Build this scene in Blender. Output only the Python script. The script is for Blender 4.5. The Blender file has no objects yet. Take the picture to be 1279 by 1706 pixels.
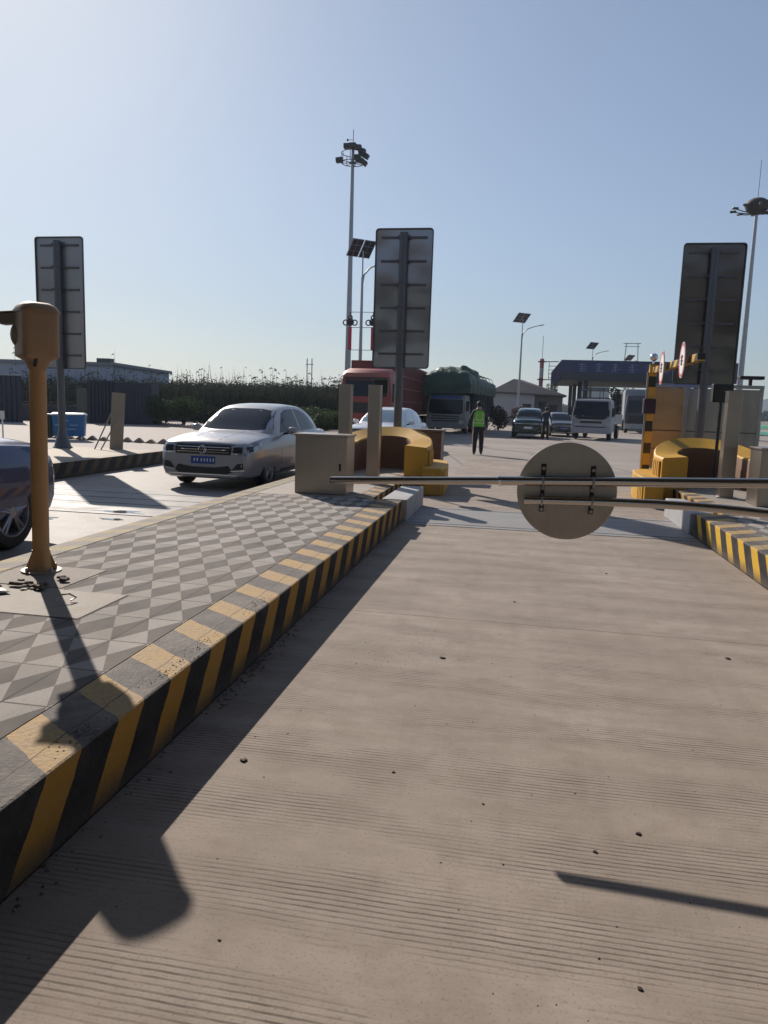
import bpy, bmesh, math, random
from math import sin, cos, pi, radians, atan2, sqrt, hypot
from mathutils import Vector, Matrix, noise
from mathutils.bvhtree import BVHTree
from mathutils.geometry import delaunay_2d_cdt
random.seed(7)
sc = bpy.context.scene
# ------------------------------------------------------------ camera (world: lane runs along +Y)
yaw, pitch, roll = radians(10), radians(8.15), radians(1.85)
fh = Vector((-sin(yaw), cos(yaw), 0)); r0 = Vector((cos(yaw), sin(yaw), 0))
F = fh*cos(pitch)+Vector((0, 0, -sin(pitch))); u0 = r0.cross(F)
R = r0*cos(roll)+u0*sin(roll); U = -r0*sin(roll)+u0*cos(roll)
cd = bpy.data.cameras.new('camera'); cam = bpy.data.objects.new('camera', cd); sc.collection.objects.link(cam)
m3 = Matrix((R, U, -F)).transposed()
cam.matrix_world = Matrix.Translation((0, 0, 1.5)) @ m3.to_4x4()
cd.sensor_fit = 'VERTICAL'; cd.sensor_height = 36; cd.lens = 1230/1706*36
cd.clip_start = .05; cd.clip_end = 6000
sc.camera = cam
# ------------------------------------------------------------ light
SUN_AZ, SUN_EL = radians(39), radians(31)      # azimuth measured from +Y towards -X
w = bpy.data.worlds.new('World'); sc.world = w; w.use_nodes = True
nt = w.node_tree; bg = nt.nodes['Background']
sky = nt.nodes.new('ShaderNodeTexSky'); sky.sky_type = 'NISHITA'; sky.sun_disc = False
sky.sun_elevation = SUN_EL; sky.sun_rotation = -SUN_AZ
sky.air_density = 1.0; sky.dust_density = .9; sky.ozone_density = 2.0; sky.altitude = 50
# soften the aureole: c / (1 + k*max(c))
def _n(k): return nt.nodes.new(k)
_s = _n('ShaderNodeSeparateColor'); nt.links.new(sky.outputs[0], _s.inputs[0])
_m = _n('ShaderNodeMath'); _m.operation = 'MAXIMUM'; nt.links.new(_s.outputs[0], _m.inputs[0]); nt.links.new(_s.outputs[1], _m.inputs[1])
_a = _n('ShaderNodeMath'); _a.operation = 'MULTIPLY_ADD'; nt.links.new(_m.outputs[0], _a.inputs[0]); _a.inputs[1].default_value = .085; _a.inputs[2].default_value = 1.
_d = _n('ShaderNodeMath'); _d.operation = 'DIVIDE'; _d.inputs[0].default_value = 1.; nt.links.new(_a.outputs[0], _d.inputs[1])
_v = _n('ShaderNodeVectorMath'); _v.operation = 'SCALE'; nt.links.new(sky.outputs[0], _v.inputs[0]); nt.links.new(_d.outputs[0], _v.inputs['Scale'])
_h = _n('ShaderNodeHueSaturation'); _h.inputs['Saturation'].default_value = .66; nt.links.new(_v.outputs[0], _h.inputs['Color'])
_t = _n('ShaderNodeVectorMath'); _t.operation = 'MULTIPLY'; _t.inputs[1].default_value = (.90, 1.0, 1.125); nt.links.new(_h.outputs[0], _t.inputs[0])
nt.links.new(_t.outputs[0], bg.inputs[0]); bg.inputs[1].default_value = .101
sd = bpy.data.lights.new('sun', 'SUN'); sun = bpy.data.objects.new('sun', sd); sc.collection.objects.link(sun)
sd.energy = 4.9; sd.angle = radians(.5); sd.color = (1, .90, .79)
sdir = Vector((-sin(SUN_AZ)*cos(SUN_EL), cos(SUN_AZ)*cos(SUN_EL), sin(SUN_EL)))
sun.rotation_euler = sdir.to_track_quat('Z', 'Y').to_euler(); sun.location = sdir*50
sc.view_settings.view_transform = 'Standard'; sc.view_settings.look = 'None'
sc.view_settings.exposure = 0.22; sc.view_settings.gamma = 1
sc.cycles.max_bounces = 6; sc.cycles.glossy_bounces = 3; sc.cycles.diffuse_bounces = 3
sc.cycles.volume_bounces = 0
# ------------------------------------------------------------ materials
def newmat(name):
    m = bpy.data.materials.new(name); m.use_nodes = True
    return m, m.node_tree, m.node_tree.nodes['Principled BSDF']
def L(t, a, b): t.links.new(a, b)
def N(t, k, **kw):
    n = t.nodes.new(k)
    for a, b in kw.items():
        if a.startswith('i'): n.inputs[int(a[1:])].default_value = b
        else: setattr(n, a, b)
    return n
def math_(t, op, a, b=None, c=None):
    n = t.nodes.new('ShaderNodeMath'); n.operation = op
    for i, v in enumerate((a, b, c)):
        if v is None: continue
        if isinstance(v, (int, float)): n.inputs[i].default_value = v
        else: L(t, v, n.inputs[i])
    return n.outputs[0]
def mix_(t, fac, a, b, mode='MIX'):
    n = t.nodes.new('ShaderNodeMix'); n.data_type = 'RGBA'; n.blend_type = mode
    for s, v in ((n.inputs[0], fac), (n.inputs[6], a), (n.inputs[7], b)):
        if isinstance(v, (int, float)): s.default_value = v
        elif isinstance(v, tuple): s.default_value = (*v, 1) if len(v) == 3 else v
        else: L(t, v, s)
    return n.outputs[2]
def ramp_(t, fac, stops):
    n = t.nodes.new('ShaderNodeValToRGB'); L(t, fac, n.inputs[0])
    e = n.color_ramp.elements
    while len(e) < len(stops): e.new(.5)
    for i, (p, v) in enumerate(stops):
        e[i].position = p; e[i].color = (v, v, v, 1) if isinstance(v, (int, float)) else (*v, 1)
    return n.outputs[0]
def noise_(t, vec, scale, detail=4, rough=.55, dim='3D'):
    n = t.nodes.new('ShaderNodeTexNoise'); n.inputs['Scale'].default_value = scale
    n.inputs['Detail'].default_value = detail; n.inputs['Roughness'].default_value = rough
    if vec is not None: L(t, vec, n.inputs['Vector'])
    return n.outputs[0]
def mapping_(t, vec, scale=(1, 1, 1), rot=(0, 0, 0), loc=(0, 0, 0)):
    n = t.nodes.new('ShaderNodeMapping'); L(t, vec, n.inputs[0])
    n.inputs['Scale'].default_value = scale; n.inputs['Rotation'].default_value = rot; n.inputs['Location'].default_value = loc
    return n.outputs[0]
def bump_(t, bs, h, strength=.3, dist=.01):
    n = t.nodes.new('ShaderNodeBump'); n.inputs['Strength'].default_value = strength; n.inputs['Distance'].default_value = dist
    L(t, h, n.inputs['Height']); L(t, n.outputs[0], bs.inputs['Normal'])
MC = {}
def mat(name, col, rough=.6, metal=0., var=.15, scale=6., bump=0., dirt=None, dirtamt=.35, coat=0., trans=0., emit=None, stretch=None, spec=None, bscale=6, bdist=.01):
    if name in MC: return MC[name]
    m, t, bs = newmat(name); MC[name] = m
    tc = t.nodes.new('ShaderNodeTexCoord').outputs['Object']
    if stretch: tc = mapping_(t, tc, stretch)
    n1 = noise_(t, tc, scale, 5)
    f = ramp_(t, n1, [(.3, 1-var), (.7, 1+var*.6)])
    c = mix_(t, 1.0, (*col, 1), f, 'MULTIPLY')
    if dirt:
        n2 = noise_(t, tc, scale*.45+1, 6, .65)
        c = mix_(t, math_(t, 'MULTIPLY', ramp_(t, n2, [(.48, 0.), (.68, 1.)]), dirtamt), c, (*dirt, 1))
    L(t, c, bs.inputs['Base Color'])
    L(t, math_(t, 'ADD', rough-.06, math_(t, 'MULTIPLY', n1, .12)), bs.inputs['Roughness'])
    bs.inputs['Metallic'].default_value = metal
    if coat: bs.inputs['Coat Weight'].default_value = coat; bs.inputs['Coat Roughness'].default_value = .05
    if trans: bs.inputs['Transmission Weight'].default_value = trans
    if spec is not None: bs.inputs['Specular IOR Level'].default_value = spec
    if spec is not None and spec < .05: bs.inputs['IOR'].default_value = 1.0
    if emit: bs.inputs['Emission Color'].default_value = (*emit, 1); bs.inputs['Emission Strength'].default_value = 1
    if bump: bump_(t, bs, noise_(t, tc, scale*bscale, 4 if bscale > 1 else 1), bump, bdist)
    return m
def obj_xyz(t):
    tc = t.nodes.new('ShaderNodeNewGeometry').outputs['Position']
    s = t.nodes.new('ShaderNodeSeparateXYZ'); L(t, tc, s.inputs[0])
    return tc, s.outputs[0], s.outputs[1], s.outputs[2]
def mat_lane():
    m, t, bs = newmat('grooved_concrete'); tc, x, y, z = obj_xyz(t)
    big = noise_(t, tc, .8, 5); med = noise_(t, tc, 5, 6, .65); fine = noise_(t, tc, 90, 3, .7)
    # transverse broom grooves in bands with worn patches
    yw = math_(t, 'ADD', y, math_(t, 'MULTIPLY', math_(t, 'SUBTRACT', noise_(t, mapping_(t, tc, (.6, .9, 1)), 1.2, 2), .5), .05))
    yw = math_(t, 'ADD', yw, math_(t, 'MULTIPLY', math_(t, 'SUBTRACT', noise_(t, mapping_(t, tc, (3, 1, 1)), 3, 2), .5), .006))
    ph = math_(t, 'FRACT', math_(t, 'MULTIPLY', yw, 1/.0235))
    tri = math_(t, 'ABSOLUTE', math_(t, 'SUBTRACT', ph, .5))
    gr = ramp_(t, tri, [(.0, 1.), (.10, .8), (.24, 0.)])
    band = math_(t, 'SINE', math_(t, 'MULTIPLY', math_(t, 'ADD', yw, math_(t, 'MULTIPLY', x, .03)), 2*pi/.47))
    bm_ = ramp_(t, math_(t, 'ADD', band, math_(t, 'MULTIPLY', noise_(t, mapping_(t, tc, (1.1, 2.2, 1)), 1.4, 4, .6), 3.4)), [(.0, 0.), (1., 1.)])
    bm_ = ramp_(t, math_(t, 'MULTIPLY', math_(t, 'ADD', math_(t, 'MULTIPLY', band, .55), math_(t, 'MULTIPLY', noise_(t, mapping_(t, tc, (1.0, 2.6, 1)), 1.3, 4, .62), 4.6)), .25), [(.46, 0.), (.72, 1.)])
    gm = math_(t, 'MULTIPLY', math_(t, 'MULTIPLY', gr, bm_), ramp_(t, noise_(t, mapping_(t, tc, (2.2, 9, 1)), 2.2, 4, .7), [(.30, .15), (.62, 1.)]))
    # transverse worn streaks further off
    st = noise_(t, mapping_(t, tc, (1.1, 5, 1)), 1.3, 8, .75)
    tr1 = math_(t, 'ABSOLUTE', math_(t, 'SUBTRACT', x, -.35)); tr2 = math_(t, 'ABSOLUTE', math_(t, 'SUBTRACT', x, 1.2)); trk = ramp_(t, math_(t, 'MINIMUM', tr1, tr2), [(.08, 1.), (.42, 0.)])
    oil = math_(t, 'MULTIPLY', ramp_(t, noise_(t, mapping_(t, tc, (2, .8, 1)), 1.6, 6, .7), [(.5, 0.), (.72, 1.)]), 1.)
    c = mix_(t, ramp_(t, big, [(.3, 0.), (.7, 1.)]), (.28, .238, .204), (.375, .325, .283))
    c = mix_(t, math_(t, 'MULTIPLY', ramp_(t, st, [(.42, 0.), (.64, 1.)]), .36), c, (.20, .162, .136))
    c = mix_(t, math_(t, 'MULTIPLY', ramp_(t, med, [(.38, 1.), (.52, 0.)]), .34), c, (.235, .19, .16))
    c = mix_(t, math_(t, 'MULTIPLY', ramp_(t, fine, [(.34, 1.), (.44, 0.)]), .5), c, (.15, .12, .10))
    lo = noise_(t, mapping_(t, tc, (3.5, .35, 1)), 1.6, 5, .6); c = mix_(t, math_(t, 'MULTIPLY', ramp_(t, lo, [(.5, 0.), (.7, 1.)]), .22), c, (.20, .165, .14))
    vor = t.nodes.new('ShaderNodeTexVoronoi'); vor.inputs['Scale'].default_value = 34; L(t, mapping_(t, tc, (1, 1.6, 1)), vor.inputs['Vector'])
    px = math_(t, 'SUBTRACT', x, -.62); py = math_(t, 'SUBTRACT', y, 4.45)
    rr = math_(t, 'SQRT', math_(t, 'ADD', math_(t, 'MULTIPLY', px, px), math_(t, 'MULTIPLY', math_(t, 'MULTIPLY', py, py), .6)))
    pit = math_(t, 'MULTIPLY', ramp_(t, vor.outputs['Distance'], [(.12, 1.), (.24, 0.)]), ramp_(t, rr, [(.25, .9), (.5, 0.)]))
    pit = math_(t, 'MULTIPLY', pit, ramp_(t, noise_(t, tc, 12, 2), [(.45, 0.), (.55, 1.)]))
    c = mix_(t, pit, c, (.07, .055, .045))
    c = mix_(t, math_(t, 'MULTIPLY', gm, .8), c, (.085, .066, .055))
    # saw-cut joints and pale smooth strips beside a few of them
    jd = None
    for yj in (5.17, 12.2, 17.3, 22.4, 27.6, 33, 38.5, 44, 50):
        d = math_(t, 'ABSOLUTE', math_(t, 'SUBTRACT', math_(t, 'ADD', y, math_(t, 'MULTIPLY', x, .015)), yj))
        jd = d if jd is None else math_(t, 'MINIMUM', jd, d)
    wdt = math_(t, 'MULTIPLY', math_(t, 'MAXIMUM', y, 5.), .0011)
    j = math_(t, 'LESS_THAN', jd, wdt)
    c = mix_(t, math_(t, 'MULTIPLY', j, .6), c, (.05, .04, .035))
    L(t, c, bs.inputs['Base Color']); bs.inputs['Roughness'].default_value = .85; bs.inputs['Specular IOR Level'].default_value = .15
    h = math_(t, 'SUBTRACT', math_(t, 'MULTIPLY', fine, .35), math_(t, 'MULTIPLY', gm, 1.0))
    h = math_(t, 'SUBTRACT', h, math_(t, 'MULTIPLY', pit, 1.2))
    bump_(t, bs, h, .35, .004)
    return m
def mat_plaza():
    m, t, bs = newmat('plaza_concrete'); tc, x, y, z = obj_xyz(t)
    big = noise_(t, tc, .12, 5); med = noise_(t, mapping_(t, tc, (.4, 1.6, 1)), .7, 6, .65)
    c = mix_(t, ramp_(t, big, [(.35, 0.), (.65, 1.)]), (.26, .225, .20), (.335, .292, .262))
    c = mix_(t, math_(t, 'MULTIPLY', ramp_(t, med, [(.45, 0.), (.7, 1.)]), .4), c, (.20, .175, .16))
    jx = math_(t, 'LESS_THAN', math_(t, 'ABSOLUTE', math_(t, 'SUBTRACT', math_(t, 'FRACT', math_(t, 'MULTIPLY', math_(t, 'ADD', x, math_(t, 'MULTIPLY', y, .18)), 1/4.4)), .5)), .007)
    jy = math_(t, 'LESS_THAN', math_(t, 'ABSOLUTE', math_(t, 'SUBTRACT', math_(t, 'FRACT', math_(t, 'MULTIPLY', math_(t, 'SUBTRACT', y, math_(t, 'MULTIPLY', x, .18)), 1/5.5)), .5)), .011)
    c = mix_(t, math_(t, 'MULTIPLY', math_(t, 'MAXIMUM', jx, jy), .55), c, (.07, .06, .055))
    L(t, c, bs.inputs['Base Color']); bs.inputs['Roughness'].default_value = .8; bs.inputs['Specular IOR Level'].default_value = .2
    bump_(t, bs, noise_(t, tc, 14, 4), .3, .01)
    return m
def mat_tiles():
    m, t, bs = newmat('paving_tiles'); tc, x, y, z = obj_xyz(t)
    S = .4
    u = math_(t, 'DIVIDE', math_(t, 'ADD', x, 1.965+40*S), S); v = math_(t, 'DIVIDE', math_(t, 'SUBTRACT', y, 3.705-20*.403), .403)
    fu = math_(t, 'FRACT', u); fv = math_(t, 'FRACT', v)
    # dark diamonds, long axis along the lane, on a 0.2 m pitch
    gx = math_(t, 'ABSOLUTE', math_(t, 'SUBTRACT', math_(t, 'FRACT', math_(t, 'ADD', math_(t, 'MULTIPLY', u, 2), .5)), .5))
    gy = math_(t, 'ABSOLUTE', math_(t, 'SUBTRACT', fv, .5))
    dark = math_(t, 'LESS_THAN', math_(t, 'ADD', gx, gy), .5)
    ci = t.nodes.new('ShaderNodeCombineXYZ'); L(t, math_(t, 'FLOOR', u), ci.inputs[0]); L(t, math_(t, 'FLOOR', v), ci.inputs[1])
    wn = t.nodes.new('ShaderNodeTexWhiteNoise'); L(t, ci.outputs[0], wn.inputs['Vector'])
    var = math_(t, 'MULTIPLY_ADD', wn.outputs['Value'], .26, .86)
    nz = noise_(t, tc, 3, 6, .65); nf = noise_(t, tc, 60, 3)
    lightc = mix_(t, ramp_(t, nz, [(.35, 0.), (.65, 1.)]), (.325, .303, .288), (.405, .378, .355))
    darkc = mix_(t, ramp_(t, nz, [(.35, 0.), (.65, 1.)]), (.135, .125, .12), (.19, .175, .167))
    c = mix_(t, dark, lightc, darkc)
    c = mix_(t, 1., c, var, 'MULTIPLY')
    rd = math_(t, 'SINE', math_(t, 'MULTIPLY', fu, 2*pi*44)); rl = math_(t, 'SINE', math_(t, 'MULTIPLY', math_(t, 'ADD', fv, math_(t, 'MULTIPLY', fu, 1.)), 2*pi*34))
    rib = math_(t, 'ADD', math_(t, 'MULTIPLY', rd, dark), math_(t, 'MULTIPLY', rl, math_(t, 'SUBTRACT', 1, dark)))
    c = mix_(t, math_(t, 'MULTIPLY', ramp_(t, rib, [(.0, 1.), (.35, 0.)]), math_(t, 'MULTIPLY_ADD', dark, .38, .12)), c, (.09, .08, .075))
    du = math_(t, 'MINIMUM', fu, math_(t, 'SUBTRACT', 1, fu)); dv = math_(t, 'MINIMUM', fv, math_(t, 'SUBTRACT', 1, fv))
    wj = math_(t, 'MULTIPLY_ADD', math_(t, 'SUBTRACT', nz, .5), .02, .012)
    j = math_(t, 'MAXIMUM', math_(t, 'LESS_THAN', du, wj), math_(t, 'LESS_THAN', dv, wj))
    c = mix_(t, math_(t, 'MULTIPLY', j, .75), c, (.045, .04, .035))
    # dust drifted near the kerbs, dirt
    dz = noise_(t, tc, 1.3, 6, .7)
    c = mix_(t, math_(t, 'MULTIPLY', ramp_(t, dz, [(.45, 0.), (.72, 1.)]), .45), c, (.27, .235, .2))
    c = mix_(t, math_(t, 'MULTIPLY', ramp_(t, nf, [(.3, 1.), (.42, 0.)]), .3), c, (.12, .1, .09))
    L(t, c, bs.inputs['Base Color']); bs.inputs['Roughness'].default_value = .85; bs.inputs['Specular IOR Level'].default_value = .12
    h = math_(t, 'SUBTRACT', math_(t, 'MULTIPLY', rib, .3), math_(t, 'MULTIPLY', j, 1.5))
    bump_(t, bs, h, .5, .003)
    return m
def mat_kerb(name, x0, sx, faded=False, side=1, dull=False, sunlit=False):
    # hazard stripes painted over top and face: t = y - .68*dist(inwards from edge) + .76*(K-z)
    m, t, bs = newmat(name); tc, x, y, z = obj_xyz(t)
    din = math_(t, 'MULTIPLY', math_(t, 'SUBTRACT', x, x0), sx)      # metres inwards from the edge
    din = math_(t, 'MAXIMUM', din, 0.)
    wob = math_(t, 'MULTIPLY', math_(t, 'SUBTRACT', noise_(t, tc, 9, 3), .5), .035)
    s = math_(t, 'SUBTRACT', y, math_(t, 'MULTIPLY', din, .68*side))
    s = math_(t, 'ADD', s, math_(t, 'MULTIPLY', math_(t, 'SUBTRACT', .29, z), .76))
    s = math_(t, 'ADD', s, wob)
    f = math_(t, 'FRACT', math_(t, 'DIVIDE', math_(t, 'ADD', s, -2.016+43.7), .437))
    yel = math_(t, 'LESS_THAN', f, .46)
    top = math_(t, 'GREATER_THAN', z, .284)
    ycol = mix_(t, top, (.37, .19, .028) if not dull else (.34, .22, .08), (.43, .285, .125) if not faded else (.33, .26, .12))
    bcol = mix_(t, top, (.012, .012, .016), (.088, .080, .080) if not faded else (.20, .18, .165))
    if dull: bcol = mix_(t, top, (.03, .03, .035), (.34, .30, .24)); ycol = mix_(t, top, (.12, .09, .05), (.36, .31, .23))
    if sunlit: ycol = mix_(t, top, (.56, .34, .025), (.42, .29, .11))  # brighter face yellow; sunlight on this side is put into the colour
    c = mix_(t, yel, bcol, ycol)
    nz = noise_(t, tc, 4, 7, .7); nf = noise_(t, tc, 45, 4, .7)
    dusty = math_(t, 'MULTIPLY', ramp_(t, nz, [(.42, 0.), (.66, 1.)]), math_(t, 'MULTIPLY_ADD', top, .45, .12))
    c = mix_(t, dusty, c, (.27, .235, .20))
    chip = math_(t, 'MULTIPLY', ramp_(t, math_(t, 'ADD', nf, math_(t, 'MULTIPLY', math_(t, 'SUBTRACT', nz, .5), .35)), [(.36, 1.), (.44, 0.)]), math_(t, 'MULTIPLY_ADD', top, .45, .12))
    c = mix_(t, chip, c, (.17, .145, .125))
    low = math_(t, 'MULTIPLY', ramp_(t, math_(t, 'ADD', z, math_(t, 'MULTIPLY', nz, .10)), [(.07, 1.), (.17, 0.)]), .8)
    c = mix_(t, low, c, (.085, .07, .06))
    crk = math_(t, 'LESS_THAN', math_(t, 'ABSOLUTE', math_(t, 'SUBTRACT', math_(t, 'ADD', din, math_(t, 'MULTIPLY', math_(t, 'SUBTRACT', nz, .5), .05)), .115)), .0035)
    c = mix_(t, math_(t, 'MULTIPLY', math_(t, 'MULTIPLY', crk, top), .7), c, (.04, .035, .03))
    L(t, c, bs.inputs['Base Color']); bs.inputs['Roughness'].default_value = .75; bs.inputs['Specular IOR Level'].default_value = .2
    bump_(t, bs, math_(t, 'ADD', nf, math_(t, 'MULTIPLY', nz, 1.2)), .6, .01)
    return m
def mat_pad():
    m, t, bs = newmat('smooth_pad'); tc, x, y, z = obj_xyz(t)
    n1 = noise_(t, mapping_(t, tc, (.6, 2.5, 1)), 1.5, 6, .65)
    c = mix_(t, ramp_(t, n1, [(.35, 0.), (.65, 1.)]), (.23, .225, .225), (.29, .28, .275))
    L(t, c, bs.inputs['Base Color'])
    L(t, ramp_(t, noise_(t, tc, 2.2, 5, .6), [(.35, .52), (.65, .68)]), bs.inputs['Roughness'])
    bs.inputs['Specular IOR Level'].default_value = .18
    bump_(t, bs, noise_(t, tc, 9, 4), .25, .006)
    return m
def mat_foliage(name, a, b, trans=.25):
    m, t, bs = newmat(name)
    oi = t.nodes.new('ShaderNodeNewGeometry')
    c = ramp_(t, oi.outputs['Random Per Island'], [(.0, a), (1., b)])
    L(t, c, bs.inputs['Base Color']); bs.inputs['Roughness'].default_value = .75; bs.inputs['Specular IOR Level'].default_value = .2
    tr = t.nodes.new('ShaderNodeBsdfTranslucent'); L(t, c, tr.inputs[0])
    mx = t.nodes.new('ShaderNodeMixShader'); mx.inputs[0].default_value = trans
    L(t, bs.outputs[0], mx.inputs[1]); L(t, tr.outputs[0], mx.inputs[2])
    L(t, mx.outputs[0], t.nodes['Material Output'].inputs['Surface'])
    return m
M_LANE = mat_lane(); M_PLAZA = mat_plaza(); M_TILE = mat_tiles(); M_PAD = mat_pad()
M_YEL = mat('barrier_yellow_paint', (.52, .285, .022), .6, var=.1, scale=3, dirt=(.30, .20, .08), dirtamt=.45, bump=.08)
M_ORGP = mat('housing_paint', (.33, .20, .11), .5, var=.08, scale=4)
M_ORG = mat('post_orange_paint', (.46, .245, .09), .45, var=.08, scale=4, dirt=(.28, .17, .08), dirtamt=.3)
M_BLK = mat('black_paint', (.02, .02, .022), .45, var=.2)
M_DARK = mat('dark_plastic', (.015, .015, .018), .5, var=.2)
M_STEEL = mat('brushed_stainless', (.36, .315, .275), .34, 1., var=.12, scale=1.6, dirt=(.20, .17, .15), dirtamt=.18, bump=.03)
M_STEELB = mat('polished_tube', (.52, .48, .44), .2, 1., var=.05, scale=2)
M_GALV = mat('galvanised_steel', (.33, .34, .36), .45, .7, var=.15, scale=4)
M_POLE = mat('sign_pole_paint', (.11, .115, .13), .45, .5, var=.12, scale=3)
M_ALU = mat('sign_back_aluminium', (.36, .36, .37), .36, .75, var=.15, scale=1.5, stretch=(1, 1, .5))
M_ALUD = mat('sign_back_dim_reflection', (.15, .135, .125), .24, .85, var=.2, scale=1.5, bump=.25, bscale=.8, bdist=.2)  # darker copy of the sign aluminium; its dim reflection is put into the colour
M_WHITEC = mat('whitewashed_concrete', (.36, .36, .37), .65, var=.12, scale=5, dirt=(.25, .23, .21), dirtamt=.5, bump=.2)
M_CONC = mat('plain_concrete', (.27, .235, .205), .75, var=.18, scale=6, dirt=(.15, .13, .11), dirtamt=.5, bump=.4)
M_GLASS = mat('car_glass', (.012, .014, .022), .06, 0, var=.05, spec=.28)
M_RUB = mat('tyre_rubber', (.018, .018, .02), .75, var=.2)
M_RIM = mat('alloy_rim', (.30, .30, .32), .35, .8, var=.08)
M_CHR = mat('chrome', (.7, .7, .72), .12, 1., var=.03)
M_HEAD = mat('headlight_lens', (.35, .37, .40), .1, .3, var=.2, coat=1)
M_GRILLE = mat('black_grille', (.012, .012, .014), .35, var=.2)
M_PLATE = mat('blue_number_plate', (.02, .06, .32), .4, var=.1)
M_WHITE = mat('white_paint', (.72, .72, .72), .4, var=.06)
M_SEAL = mat('shadow_gap', (.01, .01, .01), .8)
# ------------------------------------------------------------ helpers
COL = sc.collection
class MB:
    def __init__(s): s.bm = bmesh.new(); s.mi = 0
    def add(s, vs, fs):
        v = [s.bm.verts.new(p) for p in vs]; out = []
        for f in fs:
            try: q = s.bm.faces.new([v[i] for i in f]); q.material_index = s.mi; out.append(q)
            except ValueError: pass
        return v, out
    def box(s, c, d, rz=0, rx=0, ry=0, m=None):
        a, b, e = d[0]/2, d[1]/2, d[2]/2
        M = m if m is not None else Matrix.Translation(c) @ Matrix.Rotation(rz, 4, 'Z') @ Matrix.Rotation(rx, 4, 'X') @ Matrix.Rotation(ry, 4, 'Y')
        vs = [M @ Vector((x*a, y*b, z*e)) for x in (-1, 1) for y in (-1, 1) for z in (-1, 1)]
        s.add(vs, [(0, 1, 3, 2), (4, 6, 7, 5), (0, 4, 5, 1), (2, 3, 7, 6), (0, 2, 6, 4), (1, 5, 7, 3)]); return s
    def bb(s, x0, x1, y0, y1, z0, z1): return s.box(((x0+x1)/2, (y0+y1)/2, (z0+z1)/2), (x1-x0, y1-y0, z1-z0))
    def loft(s, rings, cap=True, closed=True):
        vs = [p for r in rings for p in r]; n = len(rings[0]); fs = []
        for i in range(len(rings)-1):
            for j in range(n if closed else n-1):
                k = (j+1) % n; fs.append((i*n+j, i*n+k, (i+1)*n+k, (i+1)*n+j))
        if cap: fs.append(tuple(range(n))[::-1]); fs.append(tuple((len(rings)-1)*n+j for j in range(n)))
        s.add(vs, fs); return s
    def tube(s, pts, r, n=10, cap=True):
        pts = [Vector(p) for p in pts]; rs = r if isinstance(r, (list, tuple)) else [r]*len(pts); rings = []
        t0 = (pts[1]-pts[0]).normalized(); a = Vector((0, 0, 1)) if abs(t0.z) < .9 else Vector((1, 0, 0))
        nn = t0.cross(a).normalized()
        for i, p in enumerate(pts):
            t = (pts[min(i+1, len(pts)-1)]-pts[max(i-1, 0)]).normalized()
            nn = (nn-t*nn.dot(t)).normalized(); b = t.cross(nn)
            rings.append([p+(nn*cos(2*pi*k/n)+b*sin(2*pi*k/n))*rs[i] for k in range(n)])
        return s.loft(rings, cap)
    def prism(s, poly, h0, h1, M=None):
        M = M or Matrix.Identity(4); n = len(poly)
        vs = [M @ Vector((p[0], p[1], h0)) for p in poly]+[M @ Vector((p[0], p[1], h1)) for p in poly]
        s.add(vs, [tuple(range(n))[::-1], tuple(range(n, 2*n))]+[(i, (i+1) % n, n+(i+1) % n, n+i) for i in range(n)]); return s
    def lathe(s, prof, c=(0, 0, 0), n=24, axis='Z', M=None):
        rings = []
        for r, h in prof:
            ring = []
            for k in range(n):
                a = 2*pi*k/n; p = Vector((r*cos(a), r*sin(a), h))
                if axis == 'X': p = Vector((p.z, p.x, p.y))
                if axis == 'Y': p = Vector((p.x, p.z, p.y))
                ring.append((M @ p if M else p)+Vector(c))
            rings.append(ring)
        return s.loft(rings, True)
    def sphere(s, c, r, n=12, sc_=(1, 1, 1)):
        prof = [(max(1e-4, r*sin(pi*i/n)), -r*cos(pi*i/n)) for i in range(n+1)]
        return s.lathe(prof, c, n*2, M=Matrix.Diagonal((*sc_, 1)))
    def build(s, name, mats, parent=None, smooth=False, bevel=0, seg=2):
        bmesh.ops.recalc_face_normals(s.bm, faces=s.bm.faces)
        me = bpy.data.meshes.new(name); s.bm.to_mesh(me); s.bm.free()
        for q in (mats if isinstance(mats, (list, tuple)) else [mats]): me.materials.append(q)
        o = bpy.data.objects.new(name, me); COL.objects.link(o)
        if parent is not None: o.parent = parent
        if smooth:
            for p in me.polygons: p.use_smooth = True
            try: me.set_sharp_from_angle(angle=radians(smooth if smooth > 1 else 38))
            except Exception: pass
        if bevel:
            b = o.modifiers.new('bevel', 'BEVEL'); b.width = bevel; b.segments = seg; b.limit_method = 'ANGLE'; b.angle_limit = radians(40)
        return o
def _each(s, name, mats, parent=None, smooth=False, bevel=0, seg=2):
    bm = s.bm; seen = set(); bm.verts.ensure_lookup_table(); out = []
    for v0 in bm.verts:
        if v0 in seen: continue
        st = [v0]; seen.add(v0); isl = []
        while st:
            v = st.pop(); isl.append(v)
            for e in v.link_edges:
                o = e.other_vert(v)
                if o not in seen: seen.add(o); st.append(o)
        ix = {v: i for i, v in enumerate(isl)}; q = MB()
        q.add([v.co.copy() for v in isl], [tuple(ix[w] for w in f.verts) for f in {f for v in isl for f in v.link_faces}])
        out.append(q.build(name, mats, parent, smooth, bevel, seg))
    bm.free(); return out
MB.each = _each
def tag(o, label=None, cat=None, group=None, kind=None):
    if label: o['label'] = label
    if cat: o['category'] = cat
    if group: o['group'] = group
    if kind: o['kind'] = kind
    return o
def thing(name, label, cat, loc=(0, 0, 0), rz=0, group=None):
    o = bpy.data.objects.new(name, None); COL.objects.link(o); o.location = loc; o.rotation_euler = (0, 0, rz)
    o.empty_display_size = .2
    return tag(o, label, cat, group)
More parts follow.
